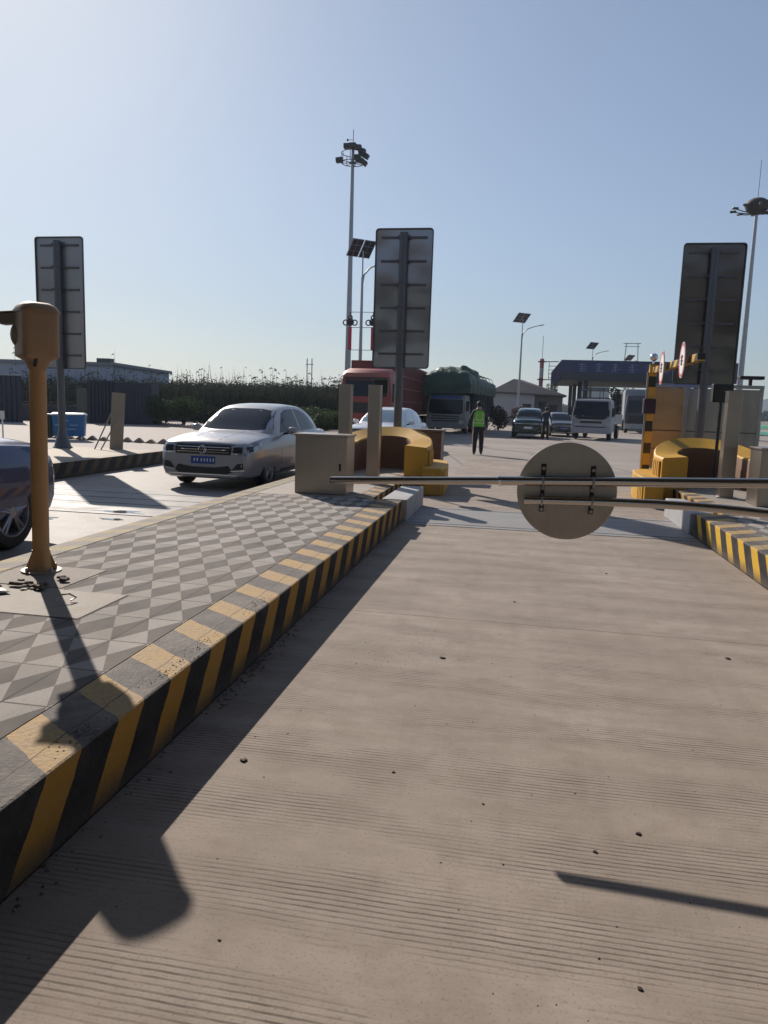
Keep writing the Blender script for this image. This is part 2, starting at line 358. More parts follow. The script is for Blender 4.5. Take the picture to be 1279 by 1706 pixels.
def copy_tree(o, parent=None):
    c = o.copy(); COL.objects.link(c)
    if parent is not None: c.parent = parent
    for ch in [q for q in bpy.data.objects if q.parent == o]: copy_tree(ch, c)
    return c
def struct(o): o['kind'] = 'structure'; return o
def smoothcurve(tab, x):
    # monotone-ish cubic through table [(x,v),...]
    n = len(tab)
    if x <= tab[0][0]: return tab[0][1]
    if x >= tab[-1][0]: return tab[-1][1]
    for i in range(n-1):
        if tab[i][0] <= x <= tab[i+1][0]: break
    x0, v0 = tab[i]; x1, v1 = tab[i+1]; h = x1-x0; d = (v1-v0)/h
    def slope(k):
        if k == 0: return (tab[1][1]-tab[0][1])/(tab[1][0]-tab[0][0])
        if k == n-1: return (tab[-1][1]-tab[-2][1])/(tab[-1][0]-tab[-2][0])
        a = (tab[k][1]-tab[k-1][1])/(tab[k][0]-tab[k-1][0]); b = (tab[k+1][1]-tab[k][1])/(tab[k+1][0]-tab[k][0])
        return 0 if a*b <= 0 else 2*a*b/(a+b)
    m0, m1 = slope(i), slope(i+1); t = (x-x0)/h
    return v0*(2*t**3-3*t*t+1)+m0*h*(t**3-2*t*t+t)+v1*(-2*t**3+3*t*t)+m1*h*(t**3-t*t)
def patch(bvh, poly, d, off, name, mat_, parent, res=.06, skirt=.01):
    """flat outline (u,z) thrown along horizontal direction d on to the body, as a thin proud skin"""
    d = Vector(d).normalized(); u = Vector((-d.y, d.x, 0)); pts = [Vector(p) for p in poly]
    us = [p.x for p in pts]; vs_ = [p.y for p in pts]; n = len(pts); extra = []
    edge = []
    for i in range(n):
        a, b = pts[i], pts[(i+1) % n]; k = max(1, int((b-a).length/res))
        edge += [a+(b-a)*j/k for j in range(k)]
    def inside(p):
        c = False
        for i in range(n):
            a, b = pts[i], pts[(i+1) % n]
            if (a.y > p.y) != (b.y > p.y) and p.x < (b.x-a.x)*(p.y-a.y)/(b.y-a.y)+a.x: c = not c
        return c
    def edist(p):
        best = 9
        for i in range(n):
            a, b = pts[i], pts[(i+1) % n]; ab = b-a; t = max(0, min(1, (p-a).dot(ab)/max(ab.length_squared, 1e-9)))
            best = min(best, (p-a-ab*t).length)
        return best
    x = min(us)+res/2
    while x < max(us):
        y = min(vs_)+res/2
        while y < max(vs_):
            p = Vector((x, y))
            if inside(p) and edist(p) > res*.4: extra.append(p)
            y += res
        x += res
    ne = len(edge)
    v2, e2, f2 = delaunay_2d_cdt(edge+extra, [(i, (i+1) % ne) for i in range(ne)], [], 1, 1e-5)[:3]
    P = []; ok = []
    for q in v2:
        o = u*q[0]+Vector((0, 0, q[1]))-d*20
        hit = bvh.ray_cast(o, d)
        if hit[0] is None: P.append(None); continue
        nn = hit[1] if hit[1].dot(d) < 0 else -hit[1]
        P.append((hit[0]+nn*off, hit[0]-nn*skirt))
    mb = MB(); fs = [f for f in f2 if all(P[i] is not None for i in f)]
    if not fs: mb.bm.free(); return None
    vs = [(p[0] if p else Vector((0, 0, 0))) for p in P]
    cnt = {}
    for f in fs:
        for a, b in zip(f, list(f[1:])+[f[0]]): cnt[(a, b)] = 1
    nv = len(vs); vs = vs+[(p[1] if p else Vector((0, 0, 0))) for p in P]; F2 = [tuple(f) for f in fs]
    for (a, b) in cnt:
        if (b, a) not in cnt: F2.append((b, a, a+nv, b+nv))
    mb.add(vs, F2)
    lone = [v for v in mb.bm.verts if not v.link_faces]; bmesh.ops.delete(mb.bm, geom=lone, context='VERTS')
    return mb.build(name, mat_, parent, smooth=35)
def boolcut(o, cutters, mat_=None):
    for c in cutters:
        md = o.modifiers.new('cut', 'BOOLEAN'); md.operation = 'DIFFERENCE'; md.object = c; md.solver = 'EXACT'
        try: md.material_mode = 'TRANSFER'
        except Exception: pass
    dg = bpy.context.evaluated_depsgraph_get(); dg.update()
    me = bpy.data.meshes.new_from_object(o.evaluated_get(dg), depsgraph=dg)
    o.modifiers.clear(); o.data = me
    for c in cutters: bpy.data.objects.remove(c)
K = .29
# ============================================================ GROUND, LANES
g = MB(); g.add([(-1500, -60, -.02), (1500, -60, -.02), (1500, 3000, -.02), (-1500, 3000, -.02)], [(0, 1, 2, 3)])
struct(g.build('ground', mat('dry_field_earth', (.17, .15, .11), .9, var=.3, scale=.05, dirt=(.07, .09, .05))))
g = MB(); g.add([(-60, -12, -.010), (70, -12, -.010), (70, 105, -.010), (-60, 105, -.010)], [(0, 1, 2, 3)])
struct(g.build('plaza', M_PLAZA))
g = MB(); g.add([(-1.43, -4, 0), (2.25, -4, 0), (2.25, 24, 0), (-1.43, 24, 0)], [(0, 1, 2, 3)])
struct(g.build('lane', M_LANE))
g = MB(); g.add([(-8.1, -4, -.002), (-3.68, -4, -.002), (-3.68, 19, -.002), (-8.1, 19, -.002)], [(0, 1, 2, 3)])
struct(g.build('side_lane', mat('side_lane_concrete', (.22, .20, .185), .7, var=.2, scale=3, bump=.5, dirt=(.17, .15, .14), dirtamt=.5)))
def pad(x0, x1, y0, y1, name, z):
    g = MB(); g.bb(x0, x1, y0, y1, -.05, z)
    o = g.build(name, M_PAD); struct(o)
    for ys in (y0+.62, y0+.86, (y0+y1)/2+.25): pass
    return o
pad(-1.42, 2.24, 9.35, 11.1, 'weigh_strip', .006)
pad(-8.05, -3.70, 8.7, 11.3, 'side_weigh_strip', .006)
g = MB()
for yy in (9.62, 10.15, 10.75): g.bb(-8.05, -3.70, yy-.012, yy+.012, -.04, .009)
for yy in (9.5, 10.95): g.bb(-1.42, 2.24, yy-.008, yy+.008, -.04, .009)
[struct(o) for o in g.each('strip_joint', mat('joint_seal', (.03, .03, .035), .7))]
# wet patch on the left lane
def wet(cx, cy, rx, ry, seed):
    mb = MB(); n = 40; ring = []
    for k in range(n):
        a = 2*pi*k/n; f = .6+.75*noise.noise(Vector((cos(a)*1.6+seed, sin(a)*1.6, seed)))
        ring.append((cx+cos(a)*rx*f, cy+sin(a)*ry*f, .0065 if 8.7 < cy < 11.3 else .001))
    mb.add(ring, [tuple(range(n))]); return mb
for i, a in enumerate([(-5.1, 8.9, .5, .14, 1.), (-5.7, 8.15, .35, .12, 4.), (-4.9, 8.35, .3, .09, 7.), (-6.2, 8.6, .25, .1, 11.)]):
    o = wet(*a).build('puddle', mat('shallow_water', (.10, .10, .105), .06, 0, var=.05, spec=1.)); struct(o)
# ============================================================ ISLANDS
def island(name, label, x0, x1, y0, y1, kerbR, kerbL, mR, mL, wR=.315, wL=.24, foot=None, top=M_TILE, group=None):
    """x0..x1, kerbs on both sides, tile field between"""
    t = thing(name, label, 'traffic island', ((x0+x1)/2, (y0+y1)/2, 0), 0, group); T = -Vector(t.location)
    def bb(mb, a, b, c, d, e, f): mb.bb(a+T.x, b+T.x, c+T.y, d+T.y, e, f)
    mb = MB(); bb(mb, x1-wR, x1, y0, y1, 0, K); mb.build('kerb', mR, t, bevel=.012)
    mb = MB(); bb(mb, x0, x0+wL, y0, y1, 0, K); mb.build('kerb', mL, t, bevel=.012)
    mb = MB(); bb(mb, x0+wL+.004, x1-wR-.004, y0, y1-.3 if foot else y1, 0, K-.004); mb.build('paving', top, t)
    if foot: mb = MB(); bb(mb, x0+wL+.004, x1-wR-.004, y1-.296, y1, 0, K-.002); mb.build('end_kerb', foot, t)
    return t
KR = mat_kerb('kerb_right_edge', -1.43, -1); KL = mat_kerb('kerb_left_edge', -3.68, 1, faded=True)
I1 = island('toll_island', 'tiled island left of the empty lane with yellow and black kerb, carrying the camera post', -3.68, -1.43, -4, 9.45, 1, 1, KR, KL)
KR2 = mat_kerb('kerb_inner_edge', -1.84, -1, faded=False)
t = I1; T = -Vector(t.location)
# narrower rear stretch of the same island
mb = MB(); mb.bb(-2.08+T.x, -1.84+T.x, 9.45+T.y, 15.2+T.y, 0, K); mb.build('kerb', KR2, t, bevel=.012)
mb = MB(); mb.bb(-3.68+T.x, -3.44+T.x, 9.453+T.y, 15.2+T.y, 0, K); mb.build('kerb', KL, t, bevel=.012)
mb = MB(); mb.bb(-3.436+T.x, -2.084+T.x, 9.453+T.y, 15.2+T.y, 0, K-.003); mb.build('paving', M_CONC, t)
mb = MB(); mb.bb(-1.72+T.x, -1.38+T.x, 9.55+T.y, 11.3+T.y, 0, K); mb.build('concrete_block', M_WHITEC, t, bevel=.015)
mb = MB(); mb.bb(-1.838+T.x, -1.722+T.x, 9.455+T.y, 11.3+T.y, 0, .09); mb.build('drain_gap', M_SEAL, t)
KL3 = mat_kerb('kerb_far_lane_edge', 2.25, 1, side=1, sunlit=True)
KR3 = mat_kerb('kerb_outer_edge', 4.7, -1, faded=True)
I2 = island('toll_island', 'island right of the empty lane with fresh yellow and black striped kerb', 2.25, 4.7, -4, 9.75, 1, 1, KR3, KL3, .3, .33)
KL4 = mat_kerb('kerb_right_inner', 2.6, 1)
t = I2; T = -Vector(t.location)
mb = MB(); mb.bb(2.6+T.x, 2.85+T.x, 9.753+T.y, 15.2+T.y, 0, K); mb.build('kerb', KL4, t, bevel=.012)
mb = MB(); mb.bb(2.854+T.x, 4.7+T.x, 9.753+T.y, 15.2+T.y, 0, K-.003); mb.build('paving', M_CONC, t)
mb = MB(); mb.bb(2.22+T.x, 2.5+T.x, 9.85+T.y, 11.5+T.y, 0, K-.01); mb.build('concrete_block', M_WHITEC, t, bevel=.015)
KX = mat_kerb('kerb_shaded_island', -8.2, -1, dull=True)
I3 = island('toll_island', 'dusty island beyond the side lane where a sign pole and stainless board stand', -10.9, -8.2, 3, 16.35, 1, 1, KX, mat_kerb('kerb_back', -10.9, 1, dull=True), .3, .3, top=mat('dusty_concrete', (.35, .305, .235), .8, var=.15, scale=4, bump=.3))
# service covers set in the tiles
t = thing('service_cover', 'flat square concrete cover with a lifting hook set in the tiles before the camera post', 'cover', (-2.82, 3.845, K-.006))
mb = MB(); mb.box((0, 0, -.002), (1.0, .535, .018)); mb.build('slab', mat('cover_concrete', (.19, .15, .125), .75, var=.2, scale=7, dirt=(.17, .19, .13), dirtamt=.5, bump=.3), t, bevel=.004)
mb = MB(); mb.box((0, 0, -.003), (1.02, .555, .012)); mb.build('gap', M_SEAL, t)
mb = MB(); mb.tube([(.2, -.01, .014), (.205, .0, .05), (.255, .03, .055), (.29, .05, .03), (.27, .02, .018)], .0055, 8); mb.build('lifting_hook', M_STEEL, t, smooth=True)
t = thing('service_cover', 'rough mortar patch round the foot of the camera post', 'cover', (-3.1, 4.42, K-.006))
mb = MB(); mb.box((0, 0, -.002), (.60, .54, .016)); mb.build('slab', mat('mortar_patch', (.20, .165, .14), .8, var=.25, scale=9, dirt=(.11, .09, .08), dirtamt=.6, bump=.5), t, bevel=.003)
# debris at the foot of the post
def rubble(name, label, cx, cy, cz, r, h, seed, mt, group):
    mb = MB(); random.seed(seed); n = 9; up = []; dn = []
    for k in range(n):
        a = 2*pi*k/n; q = r*random.uniform(.5, 1.1); up.append((cos(a)*q*.8, sin(a)*q*.55, h*random.uniform(.6, 1.1))); dn.append((cos(a)*q, sin(a)*q*.7, 0))
    mb.add(up+dn, [tuple(range(n)), tuple(range(n, 2*n))[::-1]]+[(i, (i+1) % n, n+(i+1) % n, n+i) for i in range(n)])
    o = mb.build(name, mt); o.location = (cx, cy, cz); tag(o, label, 'rubble', group); return o
deb = mat('broken_mortar', (.12, .09, .075), .9, var=.3, scale=20, bump=.5); debl = mat('broken_tile', (.5, .48, .45), .6, var=.1)
ZT = K+.005
for i, (x, y, r) in enumerate([(-3.08, 4.10, .05), (-3.02, 4.14, .045), (-2.96, 4.09, .04), (-2.92, 4.13, .05), (-3.0, 4.05, .03), (-2.88, 4.30, .045), (-2.93, 4.34, .04), (-3.12, 4.2, .03), (-3.16, 4.02, .04), (-2.9, 4.07, .06)]):
    rubble('mortar_chunk', 'dark crumb of broken mortar, '+('one of a loose cluster before the post foot' if y < 4.16 else ('right of the camera post foot, at its shadow' if x > -3 else 'close against the camera post flange')), x, y, ZT+.008, r, r*.35, 30+i, deb, 'broken mortar crumbs by the camera post')
rubble('tile_shard', 'white broken tile shard at the left edge beside the camera post', -3.12, 3.93, ZT+.008, .13, .012, 77, debl, None)
# ============================================================ CAMERA POST
t = thing('camera_post', 'orange roadside camera post with hooded housing standing on the tiled island', 'camera post', (-3.205, 4.53, K)); t.rotation_euler = (0, .016, 0)
def rr(w, d, z, c=.25, ox=0, oy=0, n=4):
    pts = []; r = min(w, d)*c
    for qx, qy, a0 in ((1, 1, 0), (-1, 1, 90), (-1, -1, 180), (1, -1, 270)):
        for k in range(n+1):
            a = radians(a0+90*k/n); pts.append(Vector((ox+qx*(w/2-r)+r*cos(a), oy+qy*(d/2-r)+r*sin(a), z)))
    return pts
mb = MB(); mb.loft([rr(.104, .104, z, .42) for z in (0.0, .5, 1.0, 1.47)]); mb.build('pole', M_ORG, t, smooth=50)
mb = MB(); mb.lathe([(.13, 0), (.13, .012), (.07, .014)], n=28); mb.build('base_flange', mat('flange_steel', (.34, .27, .21), .6, .3, var=.3, scale=12), t)
mb = MB()
for k in range(4):
    a = k*pi/2+.5; M = Matrix.Rotation(a, 4, 'Z') @ Matrix.Rotation(pi/2, 4, 'X')
    mb.prism([(.05, .014), (.10, .014), (.09, .05), (.055, .14)], -.004, .004, M)
mb.loft([rr(.15, .15, .012, .4), rr(.13, .13, .05, .4), rr(.108, .108, .15, .4)]); mb.build('gusset', M_ORG, t, smooth=40)
mb = MB()
for k in range(4): a = k*pi/2+1.2; mb.lathe([(.012, .01), (.012, .03), (.006, .04)], (cos(a)*.108, sin(a)*.108, 0), 8)
mb.each('anchor_bolt', M_GALV, t)
mb = MB(); RZ = Matrix.Rotation(radians(-38), 4, 'Z')
def ring(w, d, z, c=.12): return [RZ @ p for p in rr(w, d, z, c)]
mb.loft([ring(.106, .106, 1.375, .4), ring(.15, .14, 1.43, .3), ring(.235, .225, 1.462, .10), ring(.245, .235, 1.478, .2), ring(.245, .235, 1.735, .2), ring(.24, .23, 1.755), ring(.20, .19, 1.785)])
hs = mb.build('housing', M_ORGP, t, smooth=40)
mb = MB(); mb.loft([ring(.262, .252, 1.745, .22), ring(.262, .252, 1.755, .22), ring(.23, .22, 1.785, .25), ring(.16, .15, 1.81, .3)]); mb.build('lid', M_ORGP, hs, smooth=40)
mb = MB(); M = Matrix.Translation((-.165, -.01, 1.705)) @ Matrix.Rotation(radians(12), 4, 'Z') @ Matrix.Rotation(radians(-6), 4, 'Y')
mb.box((0, 0, 0), (.15, .085, .075), m=M); cmo = mb.build('camera_head', mat('camera_grey', (.16, .13, .10), .45), t, bevel=.008)
mb = MB(); mb.box(None, (.05, .10, .008), m=M @ Matrix.Translation((-.075, 0, .042))); mb.box(None, (.12, .10, .006), m=M @ Matrix.Translation((-.01, 0, .043))); mb.build('sun_hood', M_ORG, cmo)
mb = MB(); mb.lathe([(.03, -.085), (.03, -.07), (.02, -.068)], axis='X', n=16, M=M.to_3x3().to_4x4()); o = mb.build('lens', M_DARK, cmo, smooth=True); o.location = M.translation
mb = MB(); mb.sphere((-.11, .0, 1.60), .085, 10, (.75, 1, 1.1)); mb.build('lamp_dome', mat('dome_grey', (.20, .17, .12), .35), t, smooth=True)
mb = MB(); mb.tube([(.03, -.07, 1.40), (.05, -.085, 1.44), (.03, -.05, 1.50)], .012, 8); mb.tube([(-.05, .05, 1.42), (-.08, .06, 1.45), (-.06, .04, 1.5)], .01, 8); mb.each('cable', M_DARK, t, smooth=True)
# ============================================================ BARRIER BOOM WITH DISC
t = thing('boom_barrier', 'closed stainless boom barrier of two tubes crossing the lane, carrying a round sign', 'barrier', (2.75, 3.8, 0))
T = -Vector(t.location)
BS = .9797
def P(x, y, z): return Vector((x*BS, y*BS, 1.5-(1.5-z)*BS))+T
mb = MB(); mb.tube([P(-.960, 3.8, 1.102), P(-.06, 3.8, 1.143)], .0195, 16)
bt = mb.build('boom', M_STEELB, t, smooth=60)
mb = MB(); mb.lathe([(.0155, 0), (.0155, -.003)], P(-.961, 3.8, 1.102), 14, axis='X'); mb.build('end_cap', M_DARK, bt)
mb = MB(); mb.tube([P(-.08, 3.8, 1.142), P(1.2, 3.8, 1.193), P(2.6, 3.8, 1.24)], .0235, 16); b2 = mb.build('boom', M_STEELB, t, smooth=60)
mb = MB(); mb.tube([P(-.082, 3.8, 1.1418), P(-.068, 3.8, 1.1424)], .0262, 16); mb.build('collar', M_CHR, b2, smooth=60)
mb = MB()
path = [(.052, 1.052), (.3, 1.059), (.5, 1.064), (.7, 1.066), (.85, 1.064), (.98, 1.060), (1.1, 1.054), (1.25, 1.044), (1.45, 1.025), (1.8, .98), (2.6, .88)]
mb.tube([P(x, 3.79, z) for x, z in path], .0215, 16); mb.build('lower_boom', M_STEELB, t, smooth=60)
mb = MB(); mb.loft([rr(.36, .32, .29, .1), rr(.36, .32, 1.28, .1), rr(.33, .29, 1.33, .1)]); mb.build('drive_housing', M_YEL, t, smooth=40)
ds = thing('round_sign', 'round metal sign seen from its plain brown back, bolted to the boom tubes', 'sign', (.257, 3.775, 1.108))
mb = MB(); mb.lathe([(.241, -.004), (.244, 0), (.241, .004)], axis='Y', n=72)
mb.build('disc', mat('brown_sheet_back', (.40, .355, .31), .34, .65, var=.2, scale=3, dirt=(.20, .16, .14), dirtamt=.4), ds, smooth=30)
mb = MB(); mb.lathe([(.239, .006), (.239, .0075)], axis='Y', n=72); mb.build('face', M_WHITE, ds)
for sx in (-.118, .122):
    mb = MB()
    mb.box((sx, -.010, .105+.0), (.024, .010, .055)); mb.box((sx, -.008, .025), (.020, .006, .20)); mb.box((sx, -.012, -.082), (.022, .012, .05))
    c = (mb.build('bracket', mat('rusty_bracket', (.05, .035, .03), .6, .5, var=.5, scale=40), ds, bevel=.002))
    mb = MB()
    for zz in (.112, .012, -.093): mb.lathe([(.0001, -.03), (.009, -.03), (.010, -.014), (.010, -.01)], (sx, 0, zz), 6, axis='Y')
    for zz in (.045+.004*(sx > 0)*2, -.042):
        mb.tube([Vector((sx-.001, -.052+.03*cos(a)*1.0, zz+.028*sin(a))) for a in [pi*2*k/14 for k in range(15)]], .006, 6)
    mb.each('clamp', M_GALV, c, smooth=True)
# ============================================================ STAINLESS CABINETS
def cabinet(name, label, x, y, w, d, h, group=None):
    t = thing(name, label, 'cabinet', (x, y, K), 0, group)
    mb = MB(); mb.bb(-w/2, w/2, -d/2, d/2, 0.0, h-.03); b = mb.build('body', M_STEEL, t, bevel=.006)
    mb = MB(); mb.bb(-w/2-.02, w/2+.02, -d/2-.02, d/2+.02, h-.03, h); mb.build('lid', M_STEEL, t, bevel=.006)
    mb = MB(); mb.bb(-w/2+.02, w/2-.14, -d/2-.004, -d/2, .04, h-.06); dr = mb.build('door', M_STEEL, t, bevel=.002)
    mb = MB(); mb.bb(w/2-.105, w/2-.075, -d/2-.016, -d/2-.001, h*.40, h*.52); mb.build('handle', M_DARK, t, bevel=.004)
    return t
cabinet('control_cabinet', 'low stainless steel cabinet on the left island beside the grey car', -2.6, 9.92, .72, .48, .81)
cabinet('control_cabinet', 'stainless steel cabinet at the right edge beside the right yellow nose wall', 3.70, 11.15, .78, .5, .81)
# ============================================================ STAINLESS POSTS, BLACK READERS
def steelpost(label, x, y, h=1.55, w=.2):
    t = thing('steel_column', label, 'column', (x, y, K))
    mb = MB(); mb.bb(-w/2, w/2, -w/2, w/2, 0, h-.004); mb.build('shaft', M_STEEL, t, bevel=.006)
    mb = MB(); mb.bb(-w/2-.006, w/2+.006, -w/2-.006, w/2+.006, h-.012, h+.002); mb.build('cap', M_STEEL, t, bevel=.003)
    mb = MB(); mb.bb(-w/2-.05, w/2+.05, -w/2-.05, w/2+.05, 0, .012); mb.build('foot_plate', M_GALV, t)
steelpost('square stainless column in front of the left yellow nose wall', -2.36, 12.2)
steelpost('square stainless column behind the left cabinet, near the red truck', -2.87, 12.25)
steelpost('square stainless column in front of the right yellow nose wall', 3.16, 11.95, 1.6)
def reader(label, x, y, top, w, h):
    t = thing('pole_box', label, 'boxed pole', (x, y, K))
    mb = MB(); mb.tube([(0, 0, 0), (0, 0, top-K-h*.5)], .028, 10); mb.build('pole', M_BLK, t, smooth=60)
    mb = MB(); mb.bb(-w/2, w/2, -.09, .06, top-K-h, top-K); bx = mb.build('box', M_DARK, t, bevel=.01)
    mb = MB(); mb.bb(-w/2+.03, w/2-.03, -.10, -.091, top-K-h+.03, top-K-.03); mb.build('front_panel', M_GRILLE, bx)
reader('thin black pole with a square box before the red truck', -2.52, 13.6, 1.99, .26, .26)
reader('thin black pole with a big square box inside the right yellow nose wall', 3.42, 13.7, 2.06, .33, .31)
# ============================================================ YELLOW NOSE WALLS
def nosewall(label, cx, y0, flip=1):
    t = thing('crash_nose', label, 'barrier', (cx, y0, 0))
    ro, ri = .91, .50
    def outline(rad, ext, back, n=20):
        pts = [(-rad, 0, 0), (-rad, ext, .1)]
        for k in range(1, n):
            a = pi-pi*k/n; pts.append((rad*cos(a), ext+back*sin(a), k/n))
        pts += [(rad, ext, .1), (rad, 0, 0)]
        return pts
    po = outline(ro, .75, 1.05); pi_ = outline(ri, .75, .72); n = len(po)
    def h(i, inner):
        x = abs(po[i][0])/ro; f = max(0, 1-x)
        s = i/(n-1); b = sin(pi*min(1, max(0, (s-.04)/.92)))
        return (.83+.10*b**1.0) if inner else (.80+.30*b**.9)
    mb = MB(); rings = []
    for i in range(n):
        a = po[i]; b = pi_[i]
        rings.append([Vector((a[0], a[1], 0)), Vector((a[0]*(.995), a[1], h(i, False)-.03)), Vector((a[0]*.97, a[1]*.985, h(i, False))),
                      Vector((b[0]*1.03, b[1], h(i, True))), Vector((b[0], b[1], h(i, True)-.03)), Vector((b[0], b[1], 0))])
    mb.loft(rings); w_ = mb.build('wall', [M_YEL, mat('inner_wall_brown', (.16, .075, .035), .7, var=.15, scale=3)], t, smooth=35)  # inner wall faces get a darker brown than the yellow outside
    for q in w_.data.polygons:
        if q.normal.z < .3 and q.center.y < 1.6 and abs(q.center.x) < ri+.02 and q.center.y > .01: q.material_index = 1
    # vertical ribs on the outer cheeks
    mb = MB()
    for sx in (-1, 1):
        for yy in (.10, .26, .42, .58):
            mb.bb(min(sx*ro, sx*(ro+.035)), max(sx*ro, sx*(ro+.035)), yy, yy+.085, 0, .74)
    mb.each('cheek_rib', M_YEL, t, bevel=.01)
    # lower stepped plinth on both sides
    for sx in (-1, 1):
        mb = MB(); pts = [(sx*ro*1.002, -.35), (sx*(ro+.30), -.35), (sx*(ro+.30), .9), (sx*(ro+.22), 1.6), (sx*(ro+.02), 1.9), (sx*.5, 2.15), (sx*.3, 1.85)]
        if sx < 0: pts = pts[::-1]
        mb.prism(pts, 0, .47); pl = mb.build('plinth', M_YEL, t, bevel=.02)
        mb = MB()
        for yy in (-.25, -.10, .05, .2): mb.bb(min(sx*(ro+.30), sx*(ro+.325)), max(sx*(ro+.30), sx*(ro+.325)), yy, yy+.08, 0, .42)
        mb.each('plinth_rib', M_YEL, pl, bevel=.006)
        mb = MB(); mb.bb(min(sx*(ro*1.002), sx*(ro-.42)), max(sx*(ro*1.002), sx*(ro-.42)), -.01, .0, K, .40)
        mb.bm.free()
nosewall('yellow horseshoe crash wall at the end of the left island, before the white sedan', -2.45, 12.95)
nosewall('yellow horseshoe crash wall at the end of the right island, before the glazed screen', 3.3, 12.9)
# equipment box standing behind the left nose wall
t = thing('equipment_box', 'brown metal box just behind the left yellow crash wall', 'cabinet', (-1.95, 15.9, 0))
mb = MB(); mb.bb(-.38, .38, -.3, .3, 0, 1.0); mb.build('body', mat('brown_metal', (.13, .085, .075), .45, .3, var=.15), t, bevel=.01)
mb = MB(); mb.bb(-.41, .41, -.33, .33, 1.0, 1.04); mb.build('lid', mat('brown_metal', (.13, .085, .075)), t, bevel=.006)
# ============================================================ SIGN PANELS (seen from the back)
def signpanel(label, x, y, w, z0, z1, mt, nr=6, base=K, warp=0, rz=0):
    t = thing('lane_sign', label, 'sign', (x, y, base), rz)
    b0, b1 = z0-base, z1-base; r = .07
    def outl(w, b0, b1, r):
        pts = []
        for qx, qz, a0 in ((1, 1, 0), (-1, 1, 90), (-1, -1, 180), (1, -1, 270)):
            for k in range(6):
                a = radians(a0+90*k/5); pts.append((qx*(w/2-r)+r*cos(a), (b1-r if qz > 0 else b0+r)+r*sin(a)))
        return pts
    MX = Matrix.Rotation(pi/2, 4, 'X')     # (x,y,h)->(x,-h,y)
    mb = MB(); mb.prism(outl(w, b0, b1, r), -.080, -.076, MX); pn = mb.build('panel', mt, t)
    mb = MB(); mb.prism(outl(w-.004, b0+.002, b1-.002, r), -.083, -.0805, MX); mb.build('sign_face', mat('sign_blue', (.03, .09, .35), .4), pn)
    mb = MB(); o1 = outl(w+.012, b0-.006, b1+.006, r); o2 = outl(w-.03, b0+.015, b1-.015, r*.8); m_ = len(o1)
    mb.add([MX @ Vector((p[0], p[1], -.075)) for p in o1]+[MX @ Vector((p[0], p[1], -.04)) for p in o1]+[MX @ Vector((p[0], p[1], -.04)) for p in o2]+[MX @ Vector((p[0], p[1], -.075)) for p in o2],
           [(i+m_*q, (i+1) % m_+m_*q, (i+1) % m_+m_*((q+1) % 4), i+m_*((q+1) % 4)) for i in range(m_) for q in range(4)])
    mb.build('rim', mat(mt.name+'_rim', (.09, .10, .105), .4, .6), pn, smooth=40)
    for k in range(nr):
        zz = b0+(b1-b0)*(k+.62)/nr
        mb = MB(); mb.bb(-w*.40, w*.40, .052, .075, zz-.022, zz+.022); mb.bb(-w*.40, w*.40, .046, .052, zz-.008, zz+.008); rl = mb.build('rail', mat('rail_dull_'+mt.name, (.13, .13, .14), .5, .5), pn)
        mb = MB()
        for sx in (-.11, .11): mb.box((sx, .03, zz), (.05, .05, .05))
        mb.bb(-.10, .10, -.102, -.096, zz-.018, zz+.018); mb.each('clamp', M_POLE, rl, bevel=.004)
    mb = MB(); mb.tube([(0, -.02, 0), (0, -.02, b1-.10)], .085 if base > .1 else .08, 20); mb.build('pole', M_POLE, t, smooth=60)
    mb = MB(); mb.lathe([(.22, 0), (.22, .02), (.19, .04), (.11, .30), (.088, .42)], (0, -.02, 0), 20); mb.build('pole_foot', M_POLE, t, smooth=40)
    return t
signpanel('tall blank-backed lane sign on the dusty island at far left, palest of the three', -10.53, 15.85, 1.2, 2.13, 5.08, M_ALU)
signpanel('tall lane sign seen from the back, standing behind the left yellow crash wall', -2.46, 15.25, 1.17, 2.29, 5.05, mat('sign_back_aluminium_mid', (.34, .335, .35), .24, .85, var=.2, scale=1.2, bump=.28, bscale=.8, bdist=.3))
signpanel('tall dark lane sign seen from the back, by the glazed screen at right', 3.64, 16.05, 1.18, 2.14, 4.9, M_ALUD)
# crown spikes on post-less extras: rope / bolts on dusty island
# ============================================================ STAINLESS LEANING BOARD
t = thing('braced_board', 'narrow upright stainless board held by two slanting props on the dusty island', 'board', (-9.33, 16.2, K-.02))
mb = MB(); mb.box((-.0, 0, .67), (.30, .03, 1.34), rz=.55, ry=.06); mb.build('board', M_STEEL, t, bevel=.003)
mb = MB(); mb.tube([(-.08, -.05, .95), (-.42, -.32, 0)], .016, 8); mb.build('prop', M_STEEL, t)
mb = MB(); mb.tube([(.10, -.03, .85), (-.2, -.42, 0)], .016, 8); mb.build('prop', M_STEEL, t)
# ============================================================ STRIPED POST WITH ROUND SIGNS
t = thing('striped_gate_post', 'yellow and black banded post with a ball top beside the right crash wall', 'post', (2.47, 15.0, 0))
def mat_band():
    m, t_, bs = newmat('yellow_black_bands'); tc = t_.nodes.new('ShaderNodeTexCoord').outputs['Object']
    s = t_.nodes.new('ShaderNodeSeparateXYZ'); L(t_, tc, s.inputs[0])
    q = math_(t_, 'ADD', s.outputs[2], s.outputs[1])
    f = math_(t_, 'LESS_THAN', math_(t_, 'FRACT', math_(t_, 'DIVIDE', math_(t_, 'ADD', q, 20.1), .42)), .52)
    c = mix_(t_, f, (.02, .018, .018), (.58, .32, .04)); L(t_, c, bs.inputs['Base Color']); bs.inputs['Roughness'].default_value = .4
    return m
MBAND = mat_band()
mb = MB(); mb.bb(-.065, .065, -.065, .065, 0, 2.46); mb.build('shaft', MBAND, t, bevel=.006)
mb = MB(); mb.bb(-.10, -.068, -.05, .0, 0, 2.3); mb.build('edge_strip', M_STEEL, t)
